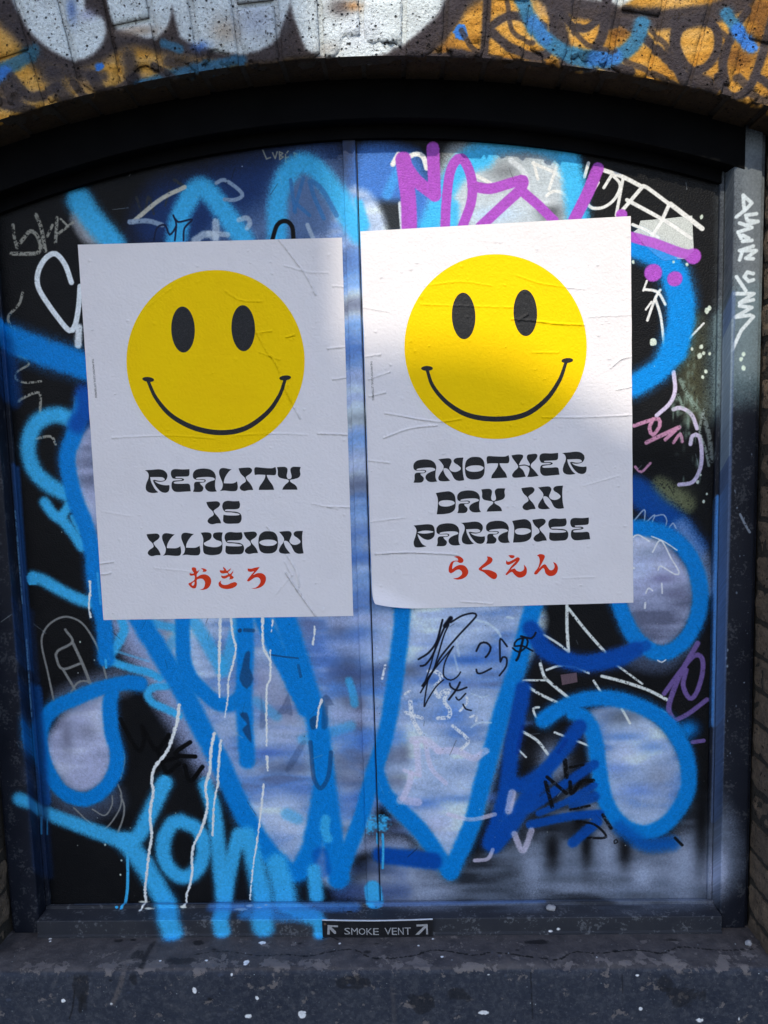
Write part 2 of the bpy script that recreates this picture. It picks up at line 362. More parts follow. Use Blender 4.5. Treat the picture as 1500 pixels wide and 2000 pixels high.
# mid blue outlines of the big throw-up
for p, w, kw in (('-30,650 20,664 90,690 172,718', 46, {}), ('163,780 158,802 143,852 132,885 134,923 147,978 167,1028 180,1077 185,1132 196,1190 204,1230 207,1288', 29, {}),
                 ('266,1200 319,1287 360,1356 395,1426 430,1491 466,1570 505,1640 548,1690 578,1704 603,1670 618,1610 630,1545', 38, {}),
                 ('552,1196 578,1277 599,1346 617,1405 627,1470 637,1550 650,1640 661,1715', 40, {}), ('511,1205 540,1270 570,1330 597,1385', 30, {}),
                 ('660,1720 681,1660 706,1594 723,1532 744,1467 758,1412 771,1329 782,1242 786,1180', 29, {}),
                 ('736,1515 750,1550 782,1584 823,1626 855,1671 879,1703', 31, {}), ('879,1703 893,1674 920,1612 941,1532 959,1467 983,1381 1007,1311 1028,1232 1043,1180', 31, {}),
                 ('357,1200 357,1277 371,1322 402,1356 430,1376 454,1374 473,1356', 27, {}), ('478,1196 478,1294 476,1363 482,1487', 32, dict(w2=29)),
                 ('1236,480 1280,498 1309,520 1326,575 1328,630 1317,678 1295,714 1264,738 1236,754', 36, {}), ('1318,540 1329,590 1328,640 1316,686', 44, {}),
                 ('1230,1030 1270,1034 1300,1044 1330,1066 1352,1096 1365,1136 1367,1176 1358,1216 1338,1250 1312,1271 1286,1276 1260,1264 1236,1240 1218,1204 1206,1172', 27, {}),
                 ('1061,1407 1089,1388 1129,1370 1175,1364 1221,1370 1267,1388 1303,1413 1331,1455 1344,1500 1343,1540 1330,1572 1298,1611 1254,1627 1212,1608 1186,1573 1174,1528 1167,1480 1158,1432 1140,1402 1120,1392', 28, {})):
    S(p, w, MID, 1, .3, **kw)
S('273,1336 242,1334 194,1346 146,1365 103,1386 81,1420 81,1468 98,1516 127,1550 165,1562 199,1545 223,1511 228,1473 218,1432 214,1384 217,1352', 27, MID, 1, .28)
S('1210,1616 1260,1650 1312,1648', 24, shade(4, 74, 158), .85, .9); B((1343, 1425), 17, 15, MID, .95)
S('165,770 166,800 150,830', 30, shade(4, 64, 150), .9, .6)
for p, w, o in (('1037,1228 1061,1266 1098,1287 1144,1296 1205,1287 1240,1270', 29, .97), ('1021,1345 1009,1410 998,1464 991,1528 978,1586 956,1646', 27, 1), ('1132,1419 1094,1470 1058,1512 1020,1534 1000,1528', 26, 1),
                ('1060,1520 1020,1576 988,1624 964,1652', 30, 1), ('1161,1493 1100,1534 1036,1579', 17, .85), ('1161,1534 1106,1566 1052,1589', 12, .8), ('1172,1590 1113,1595 1036,1611', 16, .95), ('1166,1605 1119,1646', 19, .9),
                ('1160,1556 1120,1570', 20, .8), ('745,1671 846,1682', 33, .97), ('630,1700 625,1670', 30, .5), ('1140,1296 1260,1262', 20, .7)):
    S(p, w, DEEP, o, .35)
for p in ('1020,1420 1010,1470', '1105,1447 1090,1470'):
    S(p, 8, shade(0, 44, 128), .6, .6)
# light blue tag at the lower left, running down over the sill
for p, w, w2 in (('321,1530 293,1588 267,1636 241,1642', 27, 25), ('60,1578 84,1586 137,1606 193,1627 241,1644', 22, 28), ('245,1645 280,1688 310,1740 327,1783 336,1822', 34, 36),
                 ('353,1604 388,1623 397,1666 379,1705 349,1712 323,1684 319,1645 334,1612 353,1604', 25, None), ('401,1532 418,1588 430,1697 433,1783 433,1818', 24, 28), ('466,1630 449,1697 440,1750', 24, None),
                 ('483,1630 505,1718 514,1812', 30, 36), ('540,1688 552,1730 556,1760', 40, None), ('613,1700 618,1752', 24, None), ('560,1770 610,1790', 34, None), ('624,1800 625,1826', 22, None)):
    S(p, w, CYAN, .97, .45, w2=w2)
B((321, 1528), 15, 13, CYAN, 1, hard=.5); B((64, 1128), 13, 12, CYAN, 1, hard=.5)
for p, w in (('249,1660 249,1723 247,1749 236,1775', 6), ('85,1600 85,1632', 4), ('92,1600 92,1630', 3), ('737,1630 737,1648', 5), ('747,1630 748,1660 747,1696', 5), ('206,1290 207,1304', 5)):
    S(p, w, CYAN, 1, .3)
S('636,1600 634,1620 640,1638', 17, CYAN, .9, .4); B((744, 1614), 32, 22, CYAN, .95, hard=.12); S('728,1738 732,1764', 36, CYAN, .95, .2); B((228, 1773), 4, 4, CYAN, 1, hard=1)
for p in ('226,1272 290,1292', '190,1120 196,1180'):
    S(p, 5, shade(80, 160, 216), .5, .5)
# purple tag
for p, w in (('799,445 797,390 787,312', 25), ('786,315 813,353 847,380', 20), ('849,382 847,337 845,290', 20), ('869,443 871,398 877,345 887,318 901,310 914,329 922,361 919,398 903,443', 15.5),
             ('922,364 957,369 997,358 1021,353 1015,371 983,401 938,443', 16.5), ('1023,377 1053,403 1082,432', 15), ('1167,330 1147,378 1121,430', 19), ('1228,462 1280,477 1323,493 1352,500', 16)):
    S(p, w*1.17, PURPLE, 1, .12, grain=.6)
for x, y, r in ((1213, 420, 10), (1353, 501, 14), (1275, 533, 16), (1317, 545, 14)):
    S([(x, y), (x+1, y)], 2*r, PURPLE, 1, .12)
# small details over the pale fill
DK = shade(30, 44, 78)
def T1(q): return [(180+a/2.885, 1190+b/2.885) for a, b in pts(q)]
for q, o in (('870,240 890,245 885,330 908,392 870,450 830,400 842,330 855,270', .62), ('830,590 872,585 888,660 895,752 845,680 872,650 850,620', .66), ('1100,478 1112,500 1128,600 1095,590 1040,592 1078,530', .3),
             ('1316,480 1362,542 1330,546 1326,662 1292,672 1290,545 1225,606 1262,560', .42), ('1190,738 1204,760 1124,900 1086,912 1112,850 1158,772', .26), ('950,480 965,560 985,640 945,680 948,560', .22), ('1225,620 1262,600 1270,660 1235,680', .6)):
    FL(T1(q), DK, o, 2.2)
for p, w, o in (('606,1450 610,1500 614,1524 626,1540 641,1516 646,1470', 9, .5), ('527,1279 554,1283 582,1286', 3.4, .6), ('478,1231 494,1232', 8, .55), ('582,1300 587,1322', 6, .45)):
    S(p, w, DK, o, .25, rough=.1)
B((468, 1232), 5, 5, DK, .8, hard=.6)
for p, w in (('806,1446 830,1446 858,1467', 14), ('855,1467 893,1467 924,1481 948,1467', 13), ('813,1453 817,1509', 12), ('830,1450 842,1500 870,1530', 10), ('789,1505 820,1516', 8), ('803,1511 799,1532 786,1560', 12),
             ('782,1563 816,1567', 16), ('875,1591 920,1601 966,1591', 9), ('927,1681 952,1678 962,1660', 8), ('1004,1629 1021,1662 1038,1622', 11), ('1000,1549 993,1584', 14)):
    S(p, w, shade(192, 182, 216), .6, .3, rough=.12)
for p, w, o in (('930,1212 952,1218 970,1232 977,1243', 5, .55), ('891,1252 896,1281', 5, .4), ('887,1281 894,1310', 4, .4), ('920,1421 934,1412 959,1412', 4, .5), ('808,1210 844,1232', 4, .35), ('990,1206 1002,1208', 5, .6), ('920,1355 940,1362 955,1358', 3, .4)):
    S(p, w, shade(190, 202, 232), o, .4)
for p, w in (('837,1311 853,1313 862,1326 848,1344 857,1362 862,1353 876,1349 867,1369 878,1387 876,1401 855,1403', 8), ('801,1371 804,1396 810,1414 821,1432', 9), ('792,1392 824,1403', 7), ('884,1418 914,1446 900,1464', 7),
             ('911,1362 912,1373 898,1389', 5), ('918,1401 929,1398 930,1409', 5), ('752,1300 746,1326', 5), ('790,1356 800,1350', 5)):
    S(p, w, shade(206, 214, 236), .9, .3, rough=.52)
for p, w in (('864,1211 853,1252 837,1275 817,1288', 4), ('881,1207 869,1223 858,1248 844,1281 830,1299 821,1301', 4), ('876,1221 866,1243 853,1288 844,1313 821,1353', 3), ('880,1216 902,1203 923,1198 930,1202 923,1212 894,1243 862,1281 846,1310 824,1340', 3.6),
             ('862,1216 842,1295 826,1342', 2.6), ('885,1263 871,1288 866,1306 867,1322 880,1329 893,1322 899,1313', 2.8), ('885,1263 855,1299 839,1320 833,1342 828,1380 835,1367 851,1342 866,1328', 2.8), ('869,1223 880,1208', 9),
             ('930,1272 938,1257 950,1256 958,1265 954,1277 948,1284', 4), ('930,1308 932,1315 941,1315 959,1306', 3.6), ('990,1263 977,1248 976,1274 977,1293 981,1284 989,1286 988,1302 975,1320', 3.6),
             ('1001,1266 1013,1274 1029,1261 1028,1247 1010,1250 1004,1262 1020,1262 1040,1272', 3.6), ('1022,1245 1013,1281 1008,1290', 5), ('1046,1236 1038,1247 1017,1243', 4),
             ('878,1335 880,1342 893,1349 911,1343', 3.6), ('898,1333 891,1347 876,1367', 4), ('890,1362 896,1368 909,1355', 3), ('904,1376 909,1385 920,1388', 3)):
    S(p, w, shade(12, 14, 26), .95, .3)
for p, w in (('1103,1486 1106,1518', 9), ('1113,1499 1138,1494', 6), ('1068,1518 1106,1550', 7), ('1113,1528 1116,1550 1135,1528 1158,1525', 8), ('1113,1582 1151,1574', 5), ('1126,1605 1161,1611 1183,1635 1148,1637', 5), ('1177,1592 1193,1618', 7),
             ('1318,1637 1332,1651', 6), ('1065,1528 1078,1576', 8)):
    S(p, w, BLACK, .9, .3, rough=.4)
S('1199,1643 1203,1640 1206,1645 1200,1648 1199,1643', 2.4, BLACK, .8)
for p, w in (('1236,1050 1246,1045 1268,1058', 3), ('1274,1079 1290,1056 1310,1090 1326,1118 1318,1122 1290,1106 1285,1114', 3), ('1272,1048 1296,1058 1322,1075', 2.6), ('1261,1159 1266,1149 1274,1154', 3), ('1292,1140 1293,1159', 3), ('1260,1178 1259,1188', 4),
             ('1230,1108 1238,1110', 4), ('1284,1290 1292,1294 1300,1289', 2.5)):
    S(p, w, shade(214, 218, 236), .9, .3)
for p, w in (('259,434 313,390 360,366', 8), ('253,434 288,432 316,440', 9), ('422,358 438,352 466,371 473,383 457,391 438,390', 7)):
    S(p, w, shade(172, 168, 166) if w == 8 else shade(120, 136, 168), .9, .3, rough=.2)
for p, w in (('421,434 421,468', 12), ('407,456 444,459', 10), ('466,430 482,426 488,437 482,446', 9), ('380,470 400,458 420,462', 12), ('600,440 612,468', 8)):
    S(p, w, shade(176, 186, 208), .6, .35)
S('531,470 541,440 557,432 570,443 573,470', 8, BLACK, 1, .2)
for p in ('300,471 306,446 322,440 331,459 344,440 338,421 347,434 375,429 360,446 358,470', '344,443 341,470'):
    S(p, 3.4, shade(14, 22, 52), 1, .3)
for p, w in (('567,352 576,415', 7), ('592,349 574,412', 7), ('579,399 604,421', 7), ('604,355 614,387 632,427', 8), ('610,355 629,371 657,421', 9)):
    S(p, w, shade(44, 96, 158), .75, .25, rough=.1)
# poured white runs
def drip(p, w):
    q = [(x+random.uniform(-1.2, 1.2), y) for x, y in pts(p)]
    S(q, w*1.1, WHITE, 1, .25, wob=1.6, w2=w*.75)
for p, w in (('430,1204 429,1260 427,1322 427,1362', 6), ('449,1204 454,1240 461,1266 456,1296 447,1329 445,1360 438,1401', 4.5), ('512,1204 513,1259 520,1278 527,1294 527,1329 520,1342 521,1400 520,1457', 5), ('528,1270 528,1290', 3),
             ('521,1478 523,1505', 5), ('514,1532 511,1570 508,1593 501,1653 494,1690 488,1757', 4), ('350,1377 345,1412 329,1460 318,1480 301,1502 297,1530 299,1545 293,1588 296,1632 288,1680 284,1740 284,1757 272,1779', 6.4),
             ('417,1433 412,1470 409,1502 401,1540 404,1575 392,1620 377,1658 374,1700 372,1727 364,1747 366,1762 358,1772', 6), ('430,1446 426,1490 424,1523 427,1528 418,1567 416,1632', 5), ('613,1225 614,1240 610,1259', 4),
             ('629,1367 622,1385 620,1398 618,1422', 4.5), ('174,1136 176,1154 173,1187 177,1206', 4.5), ('533,1212 530,1234', 3)):
    drip(p, w)
for x, y, rx, ry in ((280, 1762, 12, 3), (290, 1775, 14, 4), (358, 1772, 8, 4), (470, 1776, 16, 5), (488, 1770, 9, 4), (505, 1773, 8, 3), (520, 1769, 4, 3)):
    B((x, y), rx, ry, shade(196, 196, 200), .9, hard=.5)
# frame: overspray on the returns, the tag on the right jamb
YF = Y_FRAME
TAG = sunny(214, 222, 224)
S('1470,300 1472,420 1468,560 1462,700', 60, sunny(116, 122, 126), .85, .8, Y=YF)
S('1455,600 1452,680 1448,740', 70, sunny(104, 126, 132), .5, .9, Y=YF)
for p in ('1451,382 1453,412 1438,424', '1451,382 1468,397 1454,412', '1477,418 1456,421 1459,431 1480,433 1459,439', '1444,436 1468,445 1441,454 1447,466', '1450,460 1462,466 1450,472 1468,470', '1471,481 1444,490 1477,490 1456,505 1471,506', '1444,508 1450,490',
          '1471,535 1459,532 1453,541 1462,550 1471,547', '1438,541 1456,568', '1435,574 1472,574 1444,592 1471,586', '1444,598 1468,601 1435,620 1465,616 1471,619 1447,646 1430,683'):
    S(p, 6.6, TAG, .97, .25, Y=YF, straight=True)
for k in range(46):
    x, y = random.uniform(1425, 1475), random.uniform(700, 1500)
    B((x-(y-800)*0.018, y), random.uniform(.8, 2.4), random.uniform(1, 4), shade(120, 132, 160), random.uniform(.3, .8), hard=.7, Y=YF)
for x, y in ((1452, 692), (1447, 702), (1452, 719)):
    B((x, y), 4, 5, shade(170, 186, 190), .9, hard=.6, Y=YF)
S('1445,1005 1455,1025 1464,1040', 4, shade(130, 140, 165), .7, .5, rough=.3, Y=YF)
B((1408, 1700), 14, 40, shade(150, 158, 196), .8, Y=YF)
S('1399,980 1396,1100 1394,1250 1391,1420', 10, shade(64, 120, 196), .9, .6); S('1398,620 1396,800', 8, shade(86, 104, 118), .5, .6, rough=.4)
S('1421,600 1416,800 1412,1000 1404,1300 1396,1600', 9, shade(72, 88, 126), .75, .5, Y=-0.02); S('1423,640 1420,760 1417,900', 6, shade(120, 132, 144), .5, .5, Y=-0.03)
S('1,650 14,760', 26, shade(6, 56, 120), .5, .8, Y=-0.02); S('62,1340 74,1450 82,1560', 16, shade(6, 76, 160), .8, .8, Y=-0.015)
S('40,1180 60,1420 80,1700', 16, shade(20, 36, 70), .5, .9, Y=-0.03); S('22,900 36,1100 50,1300', 10, shade(30, 66, 120), .7, .8, Y=-0.02)
for p in ('30,1000 44,1180', '52,1250 62,1400'):
    S(p, 3, shade(92, 130, 170), .6, .5, rough=.5, Y=-0.008)
# splashes of white on the leaves
for k in range(90):
    B((random.uniform(20, 1400), random.uniform(310, 1755)), *(random.uniform(.7, 1.6),)*2, shade(196, 200, 206), random.uniform(.4, .9), hard=.8)
for x, y, r in ((1370, 424, 5), (1380, 607, 6), (1385, 602, 5), (1369, 678, 5), (1351, 682, 4), (1374, 690, 4), (1366, 696, 6), (1386, 691, 4), (1378, 726, 5), (1372, 737, 4), (1315, 512, 4), (1341, 517, 4), (1236, 512, 4), (1362, 942, 4), (1368, 928, 3),
                (1374, 980, 4), (1380, 965, 3), (1276, 668, 7), (120, 1040, 2), (156, 1254, 2.4), (184, 1290, 2.4), (237, 1681, 3), (235, 1709, 3), (205, 1650, 3)):
    B((x, y), r*.8, r, shade(176, 186, 188), .9, hard=.6)
for k in range(60):
    B((random.uniform(240, 1000), random.uniform(1215, 1740)), *(random.uniform(.7, 1.5),)*2, BLACK, random.uniform(.5, .9), hard=.8)
for k in range(130):                                   # scuffs and key scratches
    x, y = random.uniform(20, 1400), random.uniform(320, 1750); a = random.gauss(1.5, .7); L = random.uniform(6, 34)
    S([(x, y), (x+L*math.cos(a), y+L*math.sin(a))], random.uniform(.9, 1.7), shade(150, 160, 180) if k % 3 else BLACK, random.uniform(.15, .5), .6, rough=.3)
# sill, ledge and plinth: blue overspray, spots, bird droppings, cracks
S('150,1766 700,1762 1372,1755', 5, shade(70, 84, 112), .35, .8)
S('735,1768 900,1765 1060,1762', 10, shade(66, 96, 160), .5, .8); S('420,1772 560,1772 690,1772', 22, shade(60, 112, 180), .6, .9, rough=.2)
S('480,1786 560,1790 610,1788', 24, shade(50, 130, 200), .6, .8, rough=.25)
for x, y, rx, ry in ((682, 1781, 9, 5), (734, 1772, 4, 3), (691, 1792, 4, 2), (232, 1838, 12, 7), (260, 1836, 10, 6), (385, 1842, 20, 9), (418, 1855, 9, 6), (585, 1843, 9, 5), (735, 1843, 9, 4), (1048, 1840, 26, 9), (1310, 1836, 22, 8), (1200, 1858, 9, 6), (355, 1876, 34, 12),
                     (266, 1866, 20, 18), (160, 1930, 20, 34), (165, 1965, 8, 26), (690, 1918, 36, 22), (820, 1960, 30, 24), (1340, 1945, 40, 26), (1300, 1920, 24, 18), (900, 1945, 30, 18), (215, 1915, 7, 5), (262, 1910, 10, 18), (410, 1952, 8, 6), (1010, 1856, 8, 5), (715, 1860, 14, 7)):
    B((x, y), rx*.8, ry*.8, shade(15, 15, 20), .6 if ry > 10 else .85, hard=.3)
S('146,1925 143,1960 136,1990', 3, shade(14, 14, 20), .9, .5, wob=1.5); S('160,1945 156,1975', 8, shade(16, 16, 22), .8, .5)
S('300,1842 286,1862 276,1890', 10, shade(18, 16, 20), .7, .7, wob=2)
S('270,1845 250,1870 240,1900 232,1930 220,1960', 9, shade(84, 78, 82), .6, .7, rough=.35)
S('560,1864 600,1868 640,1860 690,1855 730,1872 800,1868 850,1856 930,1866 960,1860 1040,1870 1090,1874 1120,1860 1170,1862 1240,1856 1290,1862 1330,1850 1400,1856 1470,1854', 2.6, shade(6, 6, 8), .9, .3, wob=2.5)
S('380,1864 440,1858 500,1866 560,1864', 2, shade(8, 8, 10), .7, .3, wob=2.5); S('1036,1900 1040,1990', 2, shade(12, 12, 16), .8, .4, wob=1); S('1215,1905 1216,1940', 2, shade(12, 12, 16), .7, .4); S('765,1930 770,1995', 8, shade(70, 66, 72), .35, .6, rough=.4)
S('630,1833 645,1830 660,1836', 3, shade(6, 6, 8), .9, .3)
for x, y, rx, ry in ((480, 1881, 6, 8), (380, 1935, 5, 7), (502, 1949, 6, 7), (485, 1985, 8, 5), (402, 1876, 4, 3), (312, 1877, 3, 2.5), (98, 1834, 4, 3), (97, 1839, 3, 3), (512, 1842, 8, 5), (663, 1843, 3, 3), (217, 1961, 3, 3), (452, 1904, 3, 4), (845, 1834, 3, 3), (817, 1847, 3, 3), (863, 1869, 4, 3),
                     (944, 1978, 12, 5), (1245, 1905, 4, 3), (1366, 1993, 10, 6), (1250, 1971, 4, 4), (1443, 1990, 2, 5), (1090, 1815, 5, 3), (1075, 1819, 5, 3), (590, 1985, 8, 9), (1165, 1870, 2, 3), (954, 1904, 3, 2), (123, 1955, 5, 4)):
    B((x, y), rx, ry, shade(206, 214, 220), .95, hard=.6)
for k in range(160):
    B((random.uniform(0, 1500), random.uniform(1830, 2010)), *(random.uniform(.6, 1.5),)*2, shade(176, 184, 200), random.uniform(.4, .95), hard=.8)
for k in range(420):
    B((random.uniform(-20, 1520), random.uniform(1845, 2060)), random.uniform(1, 8)*random.uniform(.4, 1), random.uniform(1, 5), shade(*random.choice(((88, 84, 90), (70, 72, 88), (104, 98, 102), (60, 66, 88)))), random.uniform(.2, .6), hard=.35)
DOOR_IMG = D.image('door_paint')

# ------------------------------------------------------------------ relief of the pasted paper (creases and blisters), in the same coordinates
RL = np.zeros((D.h, D.w), np.float32)
def crease(P, h, w=2.3):
    path = catmull([D.px(surf(*p)) for p in pts(P)], False, 6)
    Ds, sl = D.sdist(path, 0, 0, w*4)
    taper = 0.6+0.6*D.n2[sl]
    RL[sl] += h*np.exp(-(Ds/w)**2)*taper
for P, h in (('545,470 570,502 598,540 616,576', 1), ('556,520 600,532 640,534', .5), ('440,570 470,588 512,590', .6), ('496,640 516,680 540,715 556,760 586,818', 1.0), ('500,652 530,648', .8), ('508,690 546,704', .7), ('560,660 574,656', 1.2),
             ('522,1030 545,1062 576,1112 584,1146', .9), ('558,1120 586,1162 616,1203', 1.4), ('556,1098 570,1125', .8), ('540,1160 570,1124', .5), ('640,682 680,678', .8), ('622,848 684,850', 1), ('650,742 682,738', .7), ('640,990 690,992', .8), ('610,985 660,995', .5),
             ('195,1102 222,1098', .7), ('195,1124 216,1120', .7), ('220,856 330,852 420,858', .5), ('460,852 530,848 600,850', .4), ('650,560 676,562', .6), ('200,1000 260,1010', .3), ('700,600 760,610', .4),
             ('1000,625 1040,628 1090,634 1140,636', 1.0), ('1012,628 1030,616', 1.1), ('752,808 850,824 900,820', .9), ('750,856 800,838 852,832', .9), ('1060,816 1140,816 1232,812', .7), ('1192,720 1214,702 1234,698', .7), ('1204,762 1236,756', .6), ('820,596 930,600 1000,602', .4),
             ('733,1083 800,1080 892,1084', 1.1), ('720,742 760,728', .6), ('722,775 752,768', .9), ('714,698 742,694', .7), ('830,560 900,552 960,560', .35), ('1010,540 1060,556 1140,566', .4), ('900,1176 960,1180', .6), ('1150,620 1234,616', .4), ('716,900 760,905', .6),
             ('1040,690 1090,690', .5), ('724,1020 790,1012', .4), ('1100,1130 1160,1128', .3), ('300,1110 380,1118', .3), ('290,600 340,560', .3), ('1140,950 1210,930', .3)):
    crease(P, h)
for k in range(240):
    x, y = random.uniform(160, 1235), random.uniform(440, 1200)
    c = D.px(surf(x, y)); r = random.uniform(1.6, 4.5)
    W = D.window(c[0]-12, c[0]+12, c[1]-12, c[1]+12)
    X = np.arange(W[0], W[1])[None, :]; Y = np.arange(W[2], W[3])[:, None]
    RL[W[2]:W[3], W[0]:W[1]] += random.uniform(.1, .55)*np.exp(-(((X-c[0])/r)**2+((Y-c[1])/(r*random.uniform(.5, 1)))**2))
RL += 0.18*D.n2+0.12*D.n3
rl_im = bpy.data.images.new('paper_relief', D.w, D.h, alpha=False, float_buffer=True)
rl_im.colorspace_settings.name = 'Non-Color'
rl_im.pixels.foreach_set(np.repeat(RL[..., None], 4, 2).astype(np.float32).ravel())
rl_im.pack()

# ------------------------------------------------------------------ marks on the brick arch
Wc = Canvas(-1.15, 0.95, 0.45, 1.05, lambda x, y: on_y(x, y, Y_WALL))
S, B, FL = Wc.stroke, Wc.blob, Wc.fill
DARK, WFILL, WTEAL, WBLUE = sunny(66, 58, 60), sunny(244, 250, 255), sunny(62, 122, 156), sunny(62, 128, 214)
Wc.cloud('-230,-140 400,-190 1100,-190 1720,-140 1700,120 1640,300 1500,330 -60,330 -190,280 -240,80', [sunny(140, 92, 40), sunny(204, 140, 52), sunny(226, 160, 64), sunny(236, 178, 92), sunny(180, 142, 100)], .97, 40)  # ochre coat for the street face; undersides keep the shade-dark base
FL('-60,-40 900,-40 880,40 800,115 700,118 560,122 480,130 400,118 330,110 250,95 190,128 130,140 60,110 0,50 -60,20', DARK, .95, 12)
for p in ('20,-40 40,35 70,75 110,105 150,118 188,102 206,66 198,34 168,22 150,-40', '212,-40 220,48 250,62 292,76 322,58 334,20 334,-40', '352,-40 346,58 372,84 450,104 512,96 548,56 556,-40',
          '590,-40 590,82 622,106 690,112 762,100 812,74 850,40 880,6 900,-40', '1090,-40 1110,8 1160,16 1220,10 1250,-40'):
    FL(p, WFILL, .95, 5, uneven=.12)
for x, y, rx, ry, c in ((140, 20, 10, 24, (80, 110, 170)), (170, 30, 16, 10, (190, 190, 214)), (440, 60, 26, 20, (196, 170, 140)), (500, 40, 40, 30, (180, 186, 200)), (390, 90, 16, 8, (80, 130, 210)), (640, 95, 22, 12, (200, 190, 176)), (665, 15, 24, 16, (60, 44, 40)),
                        (690, 12, 14, 8, (214, 140, 70)), (270, 60, 40, 10, (190, 160, 130)), (700, 60, 40, 30, (236, 240, 246))):
    B((x, y), rx, ry, sunny(*c), .75)
for p, w in (('898,-20 872,40 812,98 780,112', 34), ('952,-20 948,60 944,118', 13), ('950,55 1000,30 1062,52', 12), ('958,62 1000,94 1050,108 1074,94 1082,30 1090,-20', 13), ('1074,-20 1092,60 1112,134', 24), ('1090,20 1120,50 1145,55 1172,34', 11),
             ('1186,-20 1178,60 1166,96 1182,124 1230,140', 15), ('1180,52 1212,42 1244,64 1300,112 1332,146', 13), ('1040,-30 1100,4 1170,24 1280,36 1370,30 1440,4 1470,-30', 30), ('1322,40 1316,100 1332,150 1352,168', 16),
             ('1362,34 1326,60 1322,96 1344,132 1376,132 1400,98 1398,58 1372,36', 12), ('1402,150 1428,186 1462,172 1490,100 1506,40', 13), ('1440,50 1412,110 1416,160', 13), ('1352,150 1392,172', 22), ('1480,150 1510,170', 12), ('880,104 960,116', 12), ('800,112 900,108', 14),
             ('1460,20 1430,60', 12), ('1130,118 1180,150', 10)):
    S(p, w, DARK, .95, .3)
for p, w in (('60,105 100,150 130,200', 26), ('-10,140 30,190', 30), ('250,110 260,160', 22), ('330,120 420,140', 20), ('100,140 200,150', 16)):
    S(p, w, DARK, .8, .7)
S('1013,-20 1035,38 1060,72 1100,100 1150,114 1200,112 1238,84 1254,44', 22, WTEAL, .97, .3); S('1160,114 1200,112', 20, WBLUE, .7, .5); S('1040,40 1064,76', 18, WBLUE, .5, .6)
B((898, 65), 14, 14, WBLUE, 1, hard=.3); S('1418,26 1444,64', 18, WTEAL, .95, .3); S('1440,58 1468,90', 19, WBLUE, .97, .3)
S('-20,150 30,122 62,100', 22, sunny(60, 110, 130), .9, .4); S('-20,156 10,140', 18, WBLUE, .8, .5); B((195, 131), 11, 9, WBLUE, 1, hard=.3); S('262,166 330,146 400,128 470,116', 15, sunny(58, 112, 146), .85, .5); S('318,84 350,96', 12, sunny(66, 120, 150), .8, .5)
for p, w in (('20,150 60,190 110,170', 14), ('140,160 170,190 230,170 260,150', 12), ('300,130 360,160 420,150', 12), ('0,200 60,215', 16), ('180,150 200,185', 18), ('900,60 930,100 1000,118 1060,122', 9), ('1120,60 1150,90 1200,100', 8), ('1270,60 1300,90 1312,130', 9), ('1220,120 1290,150 1340,176', 9), ('1380,40 1420,80 1410,140', 9), ('990,0 1000,60 1040,84', 8), ('1440,150 1480,190 1510,196', 12)):
    S(p, w, DARK, .8, .35)
for k in range(150):
    B((random.uniform(0, 1500), random.uniform(-20, 240)), random.uniform(.6, 1.4)*random.choice((1, 1, 2)), random.uniform(.6, 1.8)*random.choice((1, 1, 2.2)), sunny(30, 26, 24), random.uniform(.5, .95), hard=.7)
WALL_IMG = Wc.image('wall_paint')

